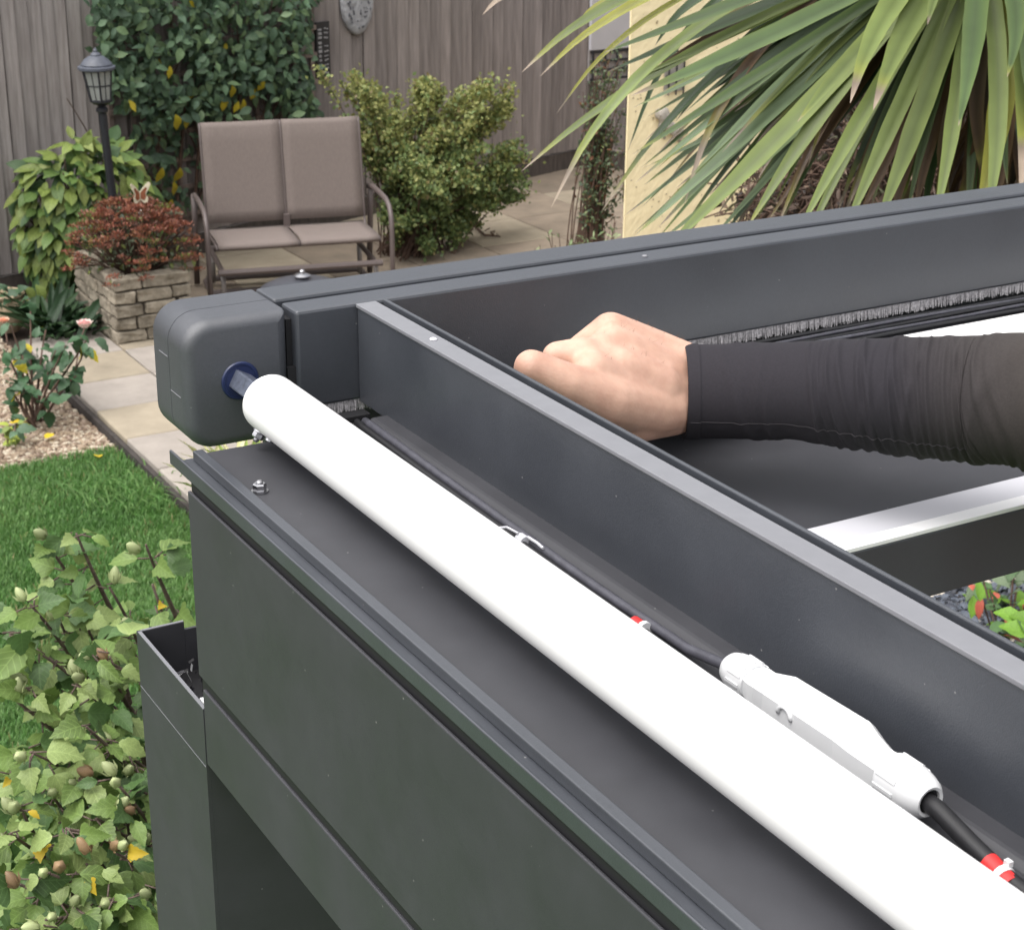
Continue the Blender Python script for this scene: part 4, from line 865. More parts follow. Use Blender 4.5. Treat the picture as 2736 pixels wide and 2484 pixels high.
# ------------------------------------------------------------------ palm
M_PALM = leafmat('palm_blade', (1, 1, 1), var=.13, rough=.42, trans=.18, scale=10, obj_rand=.10, attr='Col')
GR, LT, YE, DK, BRN, DRY = (.075, .118, .042), (.145, .19, .056), (.28, .28, .05), (.045, .076, .034), (.13, .075, .045), (.33, .26, .20)
GG = (.15, .21, .11)
CRN = at(1955, -175, D=3.85)
palm = empty('cordyline_palm', at(1935, 0, D=3.85) * 1, 'cordyline palm with long drooping sword leaves behind the beam, top right', 'palm')
palm.location = V((CRN.x, CRN.y, 0)) + V((AX_R.x, AX_R.y, 0)) * .62
def blade(pts, wd, col, tipc=DRY, tipf=.12, nrm=None, fold=.22, ts=.62):
    """curved sword leaf through pts (base to tip)"""
    n = 22; P = [cat(pts, i / n) for i in range(n + 1)]; mb = MB(); vs = []; cs = []
    for i, p in enumerate(P):
        t = i / n; tn = (P[min(i + 1, n)] - P[max(i - 1, 0)]).normalized(); view = (CAM - p).normalized()
        nn = (V((0, 0, .75)) + view * .8) if nrm is None else V(nrm); nn = (nn - tn * nn.dot(tn)).normalized(); s = tn.cross(nn)
        if t < .12: w_ = .55 + .45 * t / .12
        elif t < ts: w_ = 1
        else: w_ = max(.015, 1 - ((t - ts) / (1 - ts)) ** 1.5)
        w_ *= wd / 2
        for a, dz in ((-1, fold), (-.5, fold * .35), (0, 0), (.5, fold * .35), (1, fold)):
            vs.append(p + s * w_ * a * (1 + .03 * math.sin(i * 1.7 + a)) + nn * w_ * dz)
            c_ = V(col)
            if abs(a) == 1: c_ = c_ * 1.12 + V((.02, .015, 0))
            if a == 0: c_ = c_ * .72
            if t > 1 - tipf * 1.9: c_ = c_.lerp(V(YE), min(1, (t - 1 + tipf * 1.9) / (tipf * .9)) * .7)
            if t > 1 - tipf: c_ = V(tipc) * (1 if t > 1 - tipf * .75 else .6)
            cs.append(tuple(c_))
    fs = [(i * 5 + k, i * 5 + k + 1, (i + 1) * 5 + k + 1, (i + 1) * 5 + k) for i in range(n) for k in range(4)]
    return mb.add(vs, fs, 0, cs).build('leaf', M_PALM, palm, smooth=True)
# (points from tip towards crown in the view, width in metres, colour, depth of tip, share of dry tip)
PL = [
 ([(1026, 144), (1080, 96), (1136, 50), (1260, -40), (1300, -60)], .030, LT, 3.75, .17), ([(1063, 151), (1113, 101), (1164, 60), (1290, -25), (1300, -60)], .026, YE, 3.85, .15), ([(1095, 225), (1130, 158), (1192, 104), (1299, 17)], .016, YE, 3.95, .12),
 ([(1189, 104), (1277, 72), (1361, 40), (1520, -16)], .034, GR, 3.7, .02), ([(1198, 141), (1277, 106), (1361, 72), (1511, 17)], .032, DK, 3.9, .02), ([(1243, 189), (1294, 163), (1361, 135), (1446, 103), (1511, 77), (1640, 30)], .045, GR, 3.6, .11),
 ([(1026, 338), (1077, 287), (1153, 234), (1220, 172), (1300, 110)], .024, LT, 3.75, .15), ([(1085, 409), (1130, 335), (1178, 243), (1215, 180), (1290, 100)], .027, LT, 3.7, .2), ([(1184, 417), (1229, 363), (1277, 304), (1333, 220), (1389, 147), (1460, 50)], .022, DK, 3.8, .16),
 ([(1237, 296), (1277, 197), (1308, 127), (1340, 60)], .022, DK, 4.0, .03), ([(1246, 304), (1299, 270), (1361, 234), (1446, 178), (1511, 138), (1620, 70)], .030, GR, 3.7, .08), ([(1294, 332), (1347, 287), (1420, 220), (1500, 130)], .018, YE, 3.9, .05),
 ([(1347, 403), (1361, 324), (1404, 240), (1446, 141), (1497, 23)], .026, BRN, 3.8, .3), ([(1229, 425), (1277, 386), (1340, 340), (1430, 260)], .018, GG, 4.0, .1), ([(1249, 465), (1305, 423), (1375, 352), (1432, 268), (1511, 183)], .032, GG, 3.75, .08), ([(1305, 470), (1390, 410), (1470, 340), (1560, 230)], .034, GR, 3.7, .05),
 ([(1300, 500), (1400, 420), (1474, 347), (1587, 214), (1671, 127), (1728, 28)], .046, LT, 3.55, .05), ([(1470, 450), (1530, 352), (1587, 268), (1640, 190), (1720, 80)], .038, LT, 3.6, .08), ([(1570, 240), (1643, 169), (1690, 100), (1735, 20)], .044, LT, 3.5, .04),
 ([(1674, 203), (1691, 152), (1714, 85), (1756, 0)], .058, LT, 3.35, .13), ([(1719, 217), (1736, 175), (1759, 113), (1798, 0)], .060, LT, 3.35, .12), ([(1826, 49), (1838, 0), (1855, -60)], .04, LT, 3.3, .06),
 ([(1570, 460), (1643, 324), (1699, 225), (1778, 127), (1826, 42)], .040, LT, 3.5, .02), ([(1560, 540), (1600, 440), (1650, 340), (1720, 225)], .026, LT, 3.6, .02), ([(1660, 460), (1728, 296), (1784, 183), (1854, 56)], .042, LT, 3.5, .02), ([(1725, 450), (1784, 282), (1826, 183), (1883, 56)], .046, LT, 3.45, .02), ([(1840, 440), (1869, 268), (1890, 150), (1911, 28)], .040, LT, 3.5, .02),
 ([(1887, 248), (1905, 169), (1915, 85), (1930, 0)], .052, GR, 3.35, .03), ([(1925, 420), (1967, 254), (1980, 140), (1985, 0)], .062, YE, 3.55, .02), ([(1945, 430), (1953, 225), (1963, 100), (1972, 0)], .042, LT, 3.4, .02), ([(1983, 152), (1998, 85), (2005, 0)], .045, GR, 3.35, .05), ([(2008, 390), (2012, 250), (2010, 100), (2000, -30)], .038, LT, 3.4, .25), ([(2040, 300), (2035, 150), (2015, 0)], .05, GR, 3.4, .05),
 ([(1685, 440), (1742, 324), (1773, 254), (1830, 120)], .036, BRN, 3.75, .02), ([(1800, 420), (1835, 260), (1854, 169), (1890, 40)], .042, BRN, 3.9, .02), ([(1590, 330), (1610, 260), (1640, 190), (1700, 80)], .02, BRN, 3.7, .1), ([(1530, 450), (1570, 350), (1601, 282), (1660, 170)], .026, BRN, 3.75, .1), ([(1890, 420), (1905, 300), (1930, 150), (1950, 20)], .045, BRN, 3.95, .02), ([(1440, 60), (1500, 20), (1600, -40)], .05, BRN, 3.9, .1), ([(1360, 70), (1440, 20), (1540, -30)], .03, BRN, 3.95, .3),
 ([(1130, 60), (1180, 10), (1260, -60)], .024, YE, 3.9, .1), ([(950, 30), (1000, -10), (1080, -70)], .022, LT, 3.7, .45), ([(1290, 90), (1345, 20), (1400, -40)], .03, DK, 4.05, .02), ([(1330, 240), (1400, 150), (1460, 90), (1560, 0)], .028, DK, 4.0, .03), ([(1380, 330), (1450, 240), (1530, 160), (1640, 50)], .034, GG, 3.95, .04), ([(1400, 180), (1480, 120), (1580, 60), (1700, -10)], .036, DK, 4.0, .03), ([(1480, 300), (1530, 220), (1600, 140), (1700, 30)], .036, DK, 3.95, .02), ([(1360, 440), (1440, 370), (1500, 300), (1580, 200)], .03, GG, 3.85, .05),
 ([(1270, 330), (1350, 300), (1430, 250), (1520, 170)], .022, GG, 3.95, .08), ([(1310, 400), (1400, 330), (1450, 270), (1540, 160)], .024, LT, 3.9, .08), ([(1420, 470), (1480, 400), (1540, 310), (1620, 190)], .03, DK, 3.9, .02),
]
for pts, wd, col, dt, tf in PL:     # each leaf is one smooth arch from the crown through its middle to its tip
    cu, cv = 1955 + R.uniform(-40, 30), -175 + R.uniform(-20, 35)
    mid = pts[len(pts) // 2] if len(pts) > 3 else pts[1]
    L0 = math.hypot(mid[0] - cu, mid[1] - cv); L1 = math.hypot(mid[0] - pts[0][0], mid[1] - pts[0][1]); t = min(.8, max(.3, L0 / (L0 + L1)))
    A, B, C_ = V((cu, cv)), V(mid), V(pts[0]); K = (B - A * (1 - t) ** 2 - C_ * t * t) / (2 * t * (1 - t)); q = []
    for i in range(7):
        x_ = i / 6; g_ = A * (1 - x_) ** 2 + K * 2 * x_ * (1 - x_) + C_ * x_ * x_; q.append(at(g_.x, g_.y, D=3.85 + (dt - 3.85) * x_))
    blade(q, wd * (.98 if pts[0][0] < 1480 else .86 if dt > 3.45 else .92), V(col) * R.uniform(.85, 1.1), tipf=tf * (.5 if pts[0][0] < 1480 else .8), ts=.5 if dt < 3.4 else .64)
for k in range(96):      # finer leaves that fill the crown behind the big ones
    if k < 62: tu, tv = R.uniform(1235, 1560), R.uniform(150, 480); mu, mv = tu + (1955 - tu) * .45, tv + (-175 - tv) * R.uniform(.42, .56)
    else: tu, tv = R.uniform(1560, 2030), R.uniform(330, 480); mu, mv = tu + (1955 - tu) * .4, tv + (-175 - tv) * .45
    dt = R.uniform(3.75, 4.25); A, B, C_ = V((1955 + R.uniform(-40, 40), -175)), V((mu, mv)), V((tu, tv)); K = B * 2 - (A + C_) * .5; q = []
    for i in range(7):
        x_ = i / 6; g_ = A * (1 - x_) ** 2 + K * 2 * x_ * (1 - x_) + C_ * x_ * x_; q.append(at(g_.x, g_.y, D=3.85 + (dt - 3.85) * x_))
    blade(q, R.uniform(.016, .030), V(R.choice([GR, GR, DK, DK, GG, LT, BRN])) * R.uniform(.8, 1.1), tipf=R.choice([.03, .06, .12]))
for k in range(46):   # the rest of the crown, mostly above and to the right of the view
    a = R.uniform(0, 6.28); el = R.uniform(-.2, 1.2); d = V((math.cos(a) * math.cos(el), math.sin(a) * math.cos(el), math.sin(el)))
    L_ = R.uniform(.7, 1.0); droop = V((0, 0, -1)) * R.uniform(.1, .45)
    if d.dot((CAM - CRN).normalized()) > .3 and el < .6: continue
    if d.dot(AX_R) < -.2 and el < .5: continue
    blade([CRN, CRN + d * L_ * .35, CRN + d * L_ * .7 + droop * .4, CRN + d * L_ + droop], R.uniform(.035, .05), V(R.choice([GR, LT, DK])), tipf=.05, nrm=(0, 0, 1) if el < 1 else (d.x, d.y, .3))
M_TRK = mat('fibrous_trunk', (.075, .05, .036), rough=.95, var=.5, scale=14, bump=1., bscale=60, stretch=(6, 6, 1))
RT_ = AX_R.copy(); RT_.z = 0; tp = [V((CRN.x, CRN.y, -.1)) + RT_ * .62, V((CRN.x, CRN.y, .8)) + RT_ * .5, V((CRN.x, CRN.y, 1.7)) + RT_ * .28, V((CRN.x, CRN.y, 2.3)) + RT_ * .08, CRN]
MB().tube([cat(tp, i / 14) for i in range(15)], [.13 - .004 * i + R.uniform(-.008, .008) for i in range(15)], 14).build('trunk', M_TRK, palm, smooth=True)
for k in range(70):   # skirt of dead leaves
    a = R.uniform(0, 6.28); o_ = V((math.cos(a), math.sin(a), 0)); z0 = R.uniform(2.1, 2.6); L_ = R.uniform(.4, .7); b0 = V((CRN.x, CRN.y, z0)) + RT_ * (.55 * (2.6 - z0)) + o_ * .06
    if o_.dot(AX_R) < -.55: L_ *= .7
    blade([b0, b0 + o_ * .12 + V((0, 0, -.08)), b0 + o_ * .17 + V((0, 0, -L_ * .6)), b0 + o_ * .15 + V((R.uniform(-.06, .06), R.uniform(-.06, .06), -L_))], R.uniform(.022, .04), V(BRN) * R.uniform(.45, 1.0), tipc=BRN, tipf=.1, nrm=o_, fold=.5)
# twiggy dry hedge behind the palm
LM_DRY = [leafmat('dry_brown', (.065, .042, .03), trans=.1), leafmat('dry_dark', (.03, .022, .018), trans=.05), leafmat('dry_tan', (.17, .12, .085), trans=.1), leafmat('dry_olive', (.08, .085, .045))]
hd = empty('dry_hedge', (6.0, 5.6, 0), 'dark brown tangle of dry twigs and dead leaves behind the palm', 'hedge'); lv = []; stm = MB(); rh = random.Random(51)
for k in range(1100):
    u = rh.uniform(1520, 2120) if rh.random() < .8 else rh.uniform(1470, 1640); v = rh.uniform(60, 560)
    if u < 1640 and v < 330 + (1640 - u) * .2: continue
    D_ = rh.uniform(6.9, 7.7); p = at(u, v, D=D_)
    if p.z < 0: continue
    d = rdir(rh); L_ = rh.uniform(.08, .28); q = p + d * L_; q.z = max(q.z, .01); stm.tube([p, (p + q) / 2 + rdir(rh) * .02, q], [.004, .003, .002], 4)
    for _ in range(4): q2_ = p + rdir(rh) * .1; stm.tube([q2_, q2_ + rdir(rh) * rh.uniform(.06, .2)], .0035, 4)
    for _ in range(16): lv.append((orient(p + rdir(rh) * rh.uniform(0, .18), rdir(rh), rdir(rh), rh.uniform(.03, .075), .8), rh.choice(['oval', 'narrow', 'narrow']), rh.randrange(4), rh.choices(range(4), [.42, .38, .12 if v < 330 else .25, .1])[0], 0))
for k in range(60): a = at(rh.uniform(1540, 2050), rh.uniform(150, 500), D=7.2); stm.tube([V((a.x + rh.uniform(-.2, .2), a.y + rh.uniform(-.2, .2), 0)), V((a.x, a.y, a.z * .5)), a], [.012, .01, .006], 5)
foliage(hd, lv, LM_DRY, 0); stm.build('stem', M_TWIG, hd)
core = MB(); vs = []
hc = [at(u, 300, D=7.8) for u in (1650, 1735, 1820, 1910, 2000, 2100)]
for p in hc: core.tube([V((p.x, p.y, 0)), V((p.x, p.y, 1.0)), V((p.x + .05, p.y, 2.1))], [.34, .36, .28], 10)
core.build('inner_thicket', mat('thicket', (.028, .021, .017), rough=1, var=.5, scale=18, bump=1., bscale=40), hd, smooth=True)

# ------------------------------------------------------------------ hibiscus in the foreground
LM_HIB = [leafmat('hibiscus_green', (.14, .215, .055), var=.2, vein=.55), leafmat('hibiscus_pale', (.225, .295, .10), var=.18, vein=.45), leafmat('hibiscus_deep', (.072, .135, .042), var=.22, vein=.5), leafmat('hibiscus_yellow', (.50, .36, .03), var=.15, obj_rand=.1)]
M_BUD = leafmat('bud_green', (.36, .41, .20), var=.2, trans=.1, scale=60); M_POD = leafmat('pod_brown', (.27, .175, .095), var=.4, trans=.05, scale=90); M_BK = mat('hibiscus_bark', (.12, .085, .07), rough=.9, var=.35, scale=60, bump=.4)
HB = V((.92, 2.32, -.06)); hib = empty('hibiscus_bush', HB, 'tall leafy hibiscus with pale green buds and brown seed pods beside the post', 'bush')
def budmesh(mt, op):
    mb = MB(); n = 10; prof_ = [(0, 0), (.34, .1), (.48, .35), (.46, .6), (.30, .85), (.10, 1.0), (.0, 1.04)]
    vs = []
    for r_, h in prof_:
        for k in range(n): a = 2 * PI * k / n; rr = r_ * (1 + (.12 if k % 2 else -.06)); vs.append((rr * math.cos(a), rr * math.sin(a), h))
    fs = [(i * n + k, i * n + (k + 1) % n, (i + 1) * n + (k + 1) % n, (i + 1) * n + k) for i in range(len(prof_) - 1) for k in range(n)]
    mb.add(vs, fs)
    for k in range(6):
        a = 2 * PI * k / 6 + .2; c_, s_ = math.cos(a), math.sin(a); w_ = .05
        mb.add([(c_ * .12 - s_ * w_, s_ * .12 + c_ * w_, 0), (c_ * .12 + s_ * w_, s_ * .12 - c_ * w_, 0), (c_ * (.5 + op), s_ * (.5 + op), .3), (c_ * (.55 + op * 1.6), s_ * (.55 + op * 1.6), .75)], [(0, 1, 2), (0, 2, 3)])
    me = mb.mesh('bud', mt); me.polygons.foreach_set('use_smooth', [True] * len(me.polygons)); return me
BUDS = [budmesh(M_BUD, .06), budmesh(M_BUD, .14), budmesh(M_POD, .16)]
def add_bud(p, d, L_, k):
    d = V(d).normalized(); z = d; x_ = z.orthogonal().normalized(); y_ = z.cross(x_); o = bpy.data.objects.new('seed_pod' if k == 2 else 'bud', BUDS[k]); COL.objects.link(o); o.parent = hib
    o.matrix_parent_inverse = Matrix.Translation(-HB); o.matrix_basis = Matrix.Translation(p) @ Matrix((x_, y_, z)).transposed().to_4x4() @ Matrix.Diagonal((L_ * .66, L_ * .66, L_ * 1.1, 1))
rhb = random.Random(61); lv = []; stm = MB()
TG = [(150, 1050, 2.45), (287, 1072, 2.4), (95, 1075, 2.5), (215, 1155, 2.5), (300, 1150, 2.35), (60, 1190, 2.4), (20, 1245, 2.35), (110, 1205, 2.45), (165, 1220, 2.5), (250, 1235, 2.45), (315, 1245, 2.55), (85, 1290, 2.4), (190, 1290, 2.3), (270, 1330, 2.4), (20, 1370, 2.3), (55, 1355, 2.35), (150, 1345, 2.3), (225, 1390, 2.35), (290, 1420, 2.4), (105, 1400, 2.4), (170, 1430, 2.25),
      (60, 1480, 2.2), (20, 1520, 2.2), (135, 1490, 2.25), (205, 1460, 2.3), (260, 1510, 2.25), (225, 1535, 2.2), (165, 1530, 2.2), (95, 1555, 2.15), (40, 1590, 2.15), (285, 1560, 2.2), (250, 1590, 2.2), (190, 1610, 2.15), (130, 1630, 2.1), (70, 1660, 2.1), (20, 1640, 2.1), (290, 1660, 2.15), (230, 1680, 2.1), (170, 1700, 2.1), (100, 1720, 2.05), (40, 1740, 2.05), (280, 1750, 2.1), (215, 1770, 2.05), (150, 1790, 2.05), (90, 1810, 2.0), (20, 1830, 2.0), (310, 1830, 2.1), (250, 1850, 2.05), (180, 1870, 2.0), (110, 1900, 2.0)]
for ti, (u, v, D_) in enumerate(TG):
    tip = at(u, v, D=D_ + rhb.uniform(-.04, .04)); drop = rhb.uniform(.2, .34)
    base = HB + V((rhb.gauss(0, .06), rhb.gauss(0, .06), rhb.uniform(.1, .5))); node = V((tip.x * .62 + HB.x * .38 + rhb.gauss(0, .03), tip.y * .8 + HB.y * .2 + .05, max(.3, tip.z - drop)))
    pth = bez(base, (base + node) / 2 + V((0, .05, .1)), node, 6) + bez(node, node.lerp(tip, .5) + V((rhb.gauss(0, .015), rhb.gauss(0, .015), .03)), tip, 8)[1:]
    stm.tube(pth, [.0075 - .00042 * k for k in range(len(pth))], 6)
    up = (pth[-1] - pth[-3]).normalized()
    for k in range(rhb.randint(13, 17) if v > 1450 else rhb.randint(11, 15)):       # leaves along the shoot
        t = rhb.random() ** 1.25; i = len(pth) - 1 - int(t * 7); p = pth[i] + rdir(rhb) * .006
        a = rhb.uniform(0, 6.28); d = V((math.cos(a), math.sin(a) - .25, rhb.uniform(-.7, .5))); L_ = rhb.uniform(.025, .046)
        mi = rhb.choices([0, 1, 2, 3], [.45, .25, .26, .035])[0]
        if mi == 3: L_ *= .62
        q = p + d.normalized() * .016; stm.tube([p, q], .0012, 4)
        lv.append((orient(q, d, V((-.15, -.6, 1.)) + rdir(rhb) * .8, L_, rhb.uniform(.85, 1.2)), rhb.choice(['lobed', 'lobed', 'dtooth']), rhb.randrange(4), mi, L_ + (1 - t) * .03))
    for k in range(rhb.choice([0, 1, 1, 2, 2])):
        a = rhb.uniform(0, 6.28); p = tip + rdir(rhb) * .012 + up * rhb.uniform(-.01, .008); d = up + V((math.cos(a), math.sin(a), .2)) * .7
        add_bud(p, d, rhb.uniform(.017, .024), 2 if rhb.random() < (.12 if v < 1550 else .22) else rhb.randrange(2))
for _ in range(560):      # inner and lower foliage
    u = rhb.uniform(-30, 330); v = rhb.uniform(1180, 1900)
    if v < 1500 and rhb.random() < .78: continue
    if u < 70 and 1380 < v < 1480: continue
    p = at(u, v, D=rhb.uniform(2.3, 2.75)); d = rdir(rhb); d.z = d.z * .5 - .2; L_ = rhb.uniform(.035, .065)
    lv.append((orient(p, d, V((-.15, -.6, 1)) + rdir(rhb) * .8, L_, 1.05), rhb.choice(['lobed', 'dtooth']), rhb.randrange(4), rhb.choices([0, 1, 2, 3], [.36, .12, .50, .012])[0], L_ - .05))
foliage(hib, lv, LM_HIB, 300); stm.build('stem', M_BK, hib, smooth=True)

# ------------------------------------------------------------------ rose in the gravel, pot, fallen things
LM_ROSE = [leafmat('rose_green', (.05, .115, .05)), leafmat('rose_grey', (.085, .15, .085)), leafmat('rose_yellow', (.55, .45, .03))]
RB = V((2.16, 8.4, -.08)); ro = empty('rose_bush', RB, 'sparse rose bush in the gravel bed, seen left of the path', 'rose'); lv = []; stm = MB(); rr_ = random.Random(71)
RT = [(165, 690, 8.2), (120, 700, 8.5), (150, 740, 8.2), (60, 600, 8.8), (20, 640, 8.6), (45, 700, 8.5), (90, 650, 8.7), (20, 760, 8.3), (110, 690, 8.4), (55, 760, 8.3), (95, 780, 8.2), (10, 690, 8.5), (30, 850, 7.9), (130, 680, 8.2), (170, 670, 8.2)]
for u, v, yy in RT:
    tip = at(u, v, Y=yy); pth = bez(RB + V((rr_.gauss(0, .03), rr_.gauss(0, .03), 0)), (RB + tip) / 2 + V((rr_.gauss(0, .04), 0, .06)), tip, 6); stm.tube(pth, [.009, .008, .007, .006, .005, .0045, .004], 5)
    for k in range(9):
        i = rr_.choice([3, 4, 5, 6, 6]); p = pth[i] + rdir(rr_) * rr_.uniform(0, .06); lv.append((orient(p, rdir(rr_), V((0, -.4, 1)), rr_.uniform(.05, .09), 1.1), 'dtooth', rr_.randrange(4), rr_.choices([0, 1, 2], [.62, .32, .06])[0], rr_.random()))
foliage(ro, lv, LM_ROSE, 200); stm.build('stem', M_TWIG, ro, smooth=True)
def rose(c, name, label, s=1., cols=((.85, .45, .45), (.85, .72, .66)), parent=None, stem_to=None):
    r = random.Random(hash(name) % 99 + 5); root = empty(name, c, label, 'flower'); ms = [leafmat('petal_pink', cols[0], var=.15, obj_rand=.1), leafmat('petal_pale', cols[1], var=.1, obj_rand=.1)]
    lv = []
    for ring, (nn, rad, tilt) in enumerate(((4, .004, .99), (5, .014, .97), (6, .026, .92), (7, .036, .82))):
        for k in range(nn):
            a = 2 * PI * k / nn + ring * .5; o_ = V((math.cos(a), math.sin(a), 0)); lv.append((orient(c + o_ * rad * s * .4, o_ * (1 - tilt) + V((0, 0, tilt)), V((0, 0, 1)) - o_, .040 * s, 2.3), 'oval', ring % 4, 0 if ring % 2 == 0 else 1, ring))
    foliage(root, lv, ms, 60, name='petal')
    if stem_to is not None: MB().tube([c, (c + stem_to) / 2 + V((0, 0, .03)), stem_to], .004, 5).build('stem', M_TWIG, root)
    return root
rc_ = at(167, 645, Y=8.9); rose(rc_, 'pink_rose', 'pale pink rose in bloom just above the edge of the path', 1.05, stem_to=at(150, 720, Y=8.3))
rp_ = at(8, 636, Y=8.9); rose(rp_, 'peach_rose', 'peach coloured rose at the far left edge of the gravel bed', .7, ((.8, .38, .25), (.85, .55, .4)), stem_to=at(15, 680, Y=8.6))
pc = at(14, 645, Z=-.06); M_TER = mat('pale_terracotta', (.46, .36, .24), rough=.85, var=.15, scale=14, bump=.2)
pot = empty('clay_pot', (pc.x, pc.y, -.075), 'pale clay pot with ivy at the foot of the fence', 'pot')
MB().lathe([(.07, 0), (.105, .05), (.125, .12), (.12, .17), (.10, .20), (.112, .205), (.118, .22), (.108, .23), (.095, .22), (.092, .19), (.05, .185)], (pc.x, pc.y, -.075), 26).build('pot_body', M_TER, pot, smooth=.9)
lv = [(orient(V((pc.x + R.gauss(0, .04), pc.y + R.gauss(0, .04) - .02, .14 + R.uniform(-.04, .05))), rdir() + V((-.3, -.6, 0)), V((0, -.6, 1)), R.uniform(.05, .08), 1.1), 'lobed', R.randrange(4), R.randrange(2), 0) for _ in range(26)]
foliage(pot, lv, LM_ROSE[:2], 26)
LM_LIME = [leafmat('lime_weed', (.30, .36, .06)), leafmat('olive_weed', (.18, .24, .06))]
for (u, v, n_, lab) in ((80, 625, 12, 'small lime green seedling in the shade under the broad leaved shrub'), (112, 665, 18, 'small yellow green seedling in gravel by the corner of the path'), (15, 870, 16, 'little green weed in gravel near the lawn edge')):
    c = at(u, v, Z=-.04); wd = empty('seedling', (c.x, c.y, -.08), lab, 'seedling')
    foliage(wd, [(orient(V((c.x + R.gauss(0, .03), c.y + R.gauss(0, .03), R.uniform(-.07, .05))), rdir() + V((0, -.2, .3)), V((0, -.4, 1)), R.uniform(.04, .08)), 'oval', R.randrange(4), R.randrange(2), 0) for _ in range(n_)], LM_LIME, n_)
    MB().tube([(c.x, c.y, -.08), (c.x, c.y, .02)], .004, 5).build('stem', M_TWIG, wd)
# variegated leaves seen in the slot under the end cap
vg = at(470, 886, Z=.25); LM_VAR = [leafmat('variegated_cream', (.6, .58, .30)), leafmat('variegated_green', (.22, .30, .06))]
vp = empty('variegated_grass', (vg.x, vg.y, 0), 'variegated cream and green grass just showing under the end cap', 'plant')
lv = []
for k in range(70):
    a = R.uniform(0, 6.28); lv.append((orient(V((vg.x + R.gauss(0, .06), vg.y + R.gauss(0, .05), .0)), V((math.cos(a) * .45, math.sin(a) * .45, 1)), V((-math.cos(a), -math.sin(a), .3)), R.uniform(.24, .36), .55), 'narrow', R.randrange(4), k % 2, 0))
foliage(vp, lv, LM_VAR, 70)
# fallen yellow leaves
LF = leafmat('fallen_yellow', (.6, .45, .03), obj_rand=.2)
for i, (u, v, lab) in enumerate([(158, 742, 'yellow fallen leaf resting by the path edge under the rose'), (22, 830, 'yellow fallen leaf on the gravel, far left'), (46, 838, 'yellow fallen leaf on the gravel, second from the left'), (196, 940 - 40, 'yellow fallen leaf where gravel meets lawn'), (105, 853, 'tan fallen leaf below the rose bush')]):
    p = at(u, v, Z=-.03); me = MB().add(*getleaf('oval', i % 4)).mesh('fallen_leaf', LF); o = link('fallen_leaf', me); o.matrix_basis = orient(p, V((R.uniform(-1, 1), R.uniform(-1, 1), .15)), V((0, 0, 1)), .075, 1.2); tag(o, lab, 'leaf')

# ------------------------------------------------------------------ gravel, grass, slate
M_PEB = [mat('pebble_tan', (.30, .23, .16), rough=.8, var=.3, scale=30), mat('pebble_brown', (.16, .11, .075), rough=.8, var=.3, scale=30), mat('pebble_cream', (.46, .40, .31), rough=.8, var=.2, scale=30), mat('pebble_pink', (.31, .235, .18), rough=.8, var=.2, scale=30)]
def icos():
    b = bmesh.new(); bmesh.ops.create_icosphere(b, subdivisions=1, radius=1); v_ = [q.co.copy() for q in b.verts]; f_ = [tuple(x.index for x in q.verts) for q in b.faces]; b.free(); return v_, f_
IV, IF = icos(); rgv = random.Random(81); gv = MB()
def stone(mb, p, r, flat, mi):
    e_ = Euler((rgv.uniform(-.5, .5), rgv.uniform(-.5, .5), rgv.uniform(0, 6.28))).to_matrix(); sc_ = V((r * rgv.uniform(.8, 1.4), r * rgv.uniform(.6, 1.), r * flat))
    mb.add([p + e_ @ V((q.x * sc_.x * rgv.uniform(.85, 1.1), q.y * sc_.y, q.z * sc_.z)) for q in IV], IF, mi)
n = 0
while n < 7500:
    y = rgv.uniform(7.82, 10.5); x = rgv.uniform(1.6, 2.40)
    if x < .236 * y - .02 and x < 1.87 + (y - 7.93) * .272 - .06: continue
    if y > 9.4 and rgv.random() < .6: continue
    n += 1; stone(gv, V((x, y, -.072 + rgv.uniform(0, .014))), rgv.uniform(.008, .019), .6, rgv.choices(range(4), [.36, .28, .2, .16])[0])
tag(gv.build('gravel', M_PEB), 'tan and brown pebble gravel of the planting bed', 'gravel', kind='stuff')
LM_GR = [leafmat('grass_green', (.10, .225, .055), obj_rand=0, trans=.4), leafmat('grass_light', (.155, .28, .085), obj_rand=0, trans=.4), leafmat('grass_dark', (.085, .19, .046), obj_rand=0, trans=.4), leafmat('grass_straw', (.22, .20, .08), obj_rand=0)]
gs = MB(); rg = random.Random(91); cnt = 0
patch = [(rg.uniform(.8, 2.4), rg.uniform(3.8, 7.8), rg.uniform(.12, .3), rg.choice([0, 1, 2])) for _ in range(26)]
while cnt < 95000:
    y = rg.uniform(3.6, 7.84); x = rg.uniform(.7, 2.40)
    if x < .236 * y - .12: continue
    cnt += 1; a = rg.uniform(0, 6.28); h = rg.uniform(.018, .042); w_ = rg.uniform(.0016, .0032); le = rg.uniform(.2, .9) * h; wx = w_ * math.cos(a + 1.57); wy = w_ * math.sin(a + 1.57)
    mi = rg.choices(range(4), [.5, .27, .2, .03])[0]
    for (qx, qy, qr, qm) in patch:
        if (x - qx) ** 2 + (y - qy) ** 2 < qr * qr and rg.random() < .55: mi = qm
    if 1.45 < x < 1.75 and 5.6 < y < 6.3 and rg.random() < .35: mi = 3
    dx, dy = math.cos(a) * le, math.sin(a) * le; z0 = -.062
    gs.add([(x - wx, y - wy, z0), (x + wx, y + wy, z0), (x + dx * .4 + wx * .8, y + dy * .4 + wy * .8, z0 + h * .6), (x + dx * .4 - wx * .8, y + dy * .4 - wy * .8, z0 + h * .6), (x + dx, y + dy, z0 + h)], [(0, 1, 2, 3), (3, 2, 4)], mi)
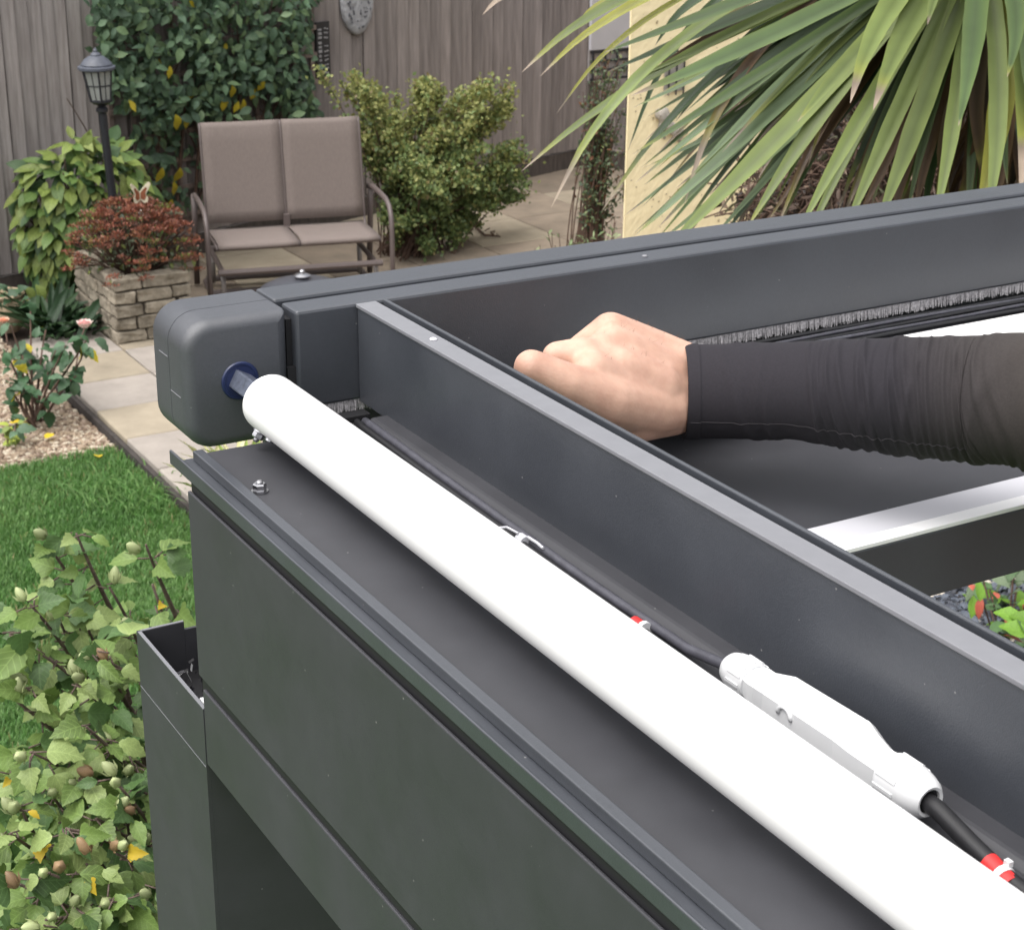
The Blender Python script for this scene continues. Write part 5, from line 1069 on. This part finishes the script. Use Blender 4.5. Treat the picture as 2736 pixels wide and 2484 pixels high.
for k in range(42000):
    y = rg.uniform(1.2, 7.82); x = rg.uniform(-2.6, 2.40)
    if x > .236 * y - .12 and y > 3.6: continue
    a = rg.uniform(0, 6.28); h = rg.uniform(.02, .045); w_ = .004; le = rg.uniform(.2, .9) * h
    gs.add([(x - w_, y, -.062), (x + w_, y, -.062), (x + math.cos(a) * le, y + math.sin(a) * le, -.062 + h)], [(0, 1, 2)], rg.choices(range(4), [.5, .27, .2, .03])[0])
for k in range(170):     # coarse tuft
    c = at(255, 985, Z=-.06); a = rg.uniform(0, 6.28); h = rg.uniform(.05, .10); x = c.x + rg.gauss(0, .12); y = c.y + rg.gauss(0, .12); le = rg.uniform(.06, .16); w_ = .0035
    gs.add([(x - w_, y, -.06), (x + w_, y, -.06), (x + math.cos(a) * le * .5 + w_, y + math.sin(a) * le * .5, -.06 + h * .8), (x + math.cos(a) * le * .5 - w_, y + math.sin(a) * le * .5, -.06 + h * .8), (x + math.cos(a) * le, y + math.sin(a) * le, -.06 + h * .75)], [(0, 1, 2, 3), (3, 2, 4)], rg.choice([0, 1, 1]))
tag(gs.build('grass', LM_GR), 'short green lawn grass to the left of the path', 'grass', kind='stuff')
M_SLA = [mat('slate_blue', (.10, .115, .145), rough=.6, var=.3, scale=20), mat('slate_dark', (.05, .055, .07), rough=.6, var=.3, scale=20), mat('slate_pale', (.30, .29, .28), rough=.7, var=.2, scale=20), mat('stone_cream', (.5, .45, .38), rough=.8)]
sl_ = MB()
for _ in range(1500):
    p = at(rgv.uniform(1800, 2120), rgv.uniform(1080, 1420), Z=.012); p.z = rgv.uniform(.004, .03); stone(sl_, p, rgv.uniform(.012, .034), .32, rgv.choices(range(4), [.55, .3, .1, .05])[0])
tag(sl_.build('slate_chips', M_SLA), 'blue grey slate chippings on the ground below the open roof', 'slate', kind='stuff')
LM_UND = [leafmat('under_bright', (.17, .33, .04)), leafmat('under_green', (.085, .16, .06)), leafmat('under_grey', (.14, .19, .11)), leafmat('under_red', (.5, .12, .08))]
c = at(1990, 1215, Z=.1); up_ = empty('low_bedding_plant', (c.x, c.y, 0), 'low plant with bright green and reddish leaves growing in the slate', 'plant'); lv = []; stm = MB()
for k in range(190):
    u = rgv.uniform(1905, 2090); v = rgv.uniform(1115, 1330)
    if v > 1330 or (u < 1935 and v > 1190): continue
    p = at(u, v, Z=rgv.uniform(.03, .22)); L_ = rgv.uniform(.05, .10); lv.append((orient(p, rdir() + V((0, -.3, .2)), V((0, -.3, 1)) + rdir() * .4, L_, .95), 'oval', rgv.randrange(4), rgv.choices(range(4), [.22, .38, .32, .08])[0], p.z))
    if k % 3 == 0: stm.tube([p, V((c.x + (p.x - c.x) * .4, c.y + (p.y - c.y) * .4, 0))], .004, 4)
for (u, v) in ((1955, 1205), (1985, 1212), (1965, 1232)): lv.append((orient(at(u, v, Z=.25), V((.3, -.5, .1)), V((0, -.4, 1)), .12, 1.0), 'oval', 1, 0, 9))
foliage(up_, lv, LM_UND, 120); stm.build('stem', M_TWIG, up_)
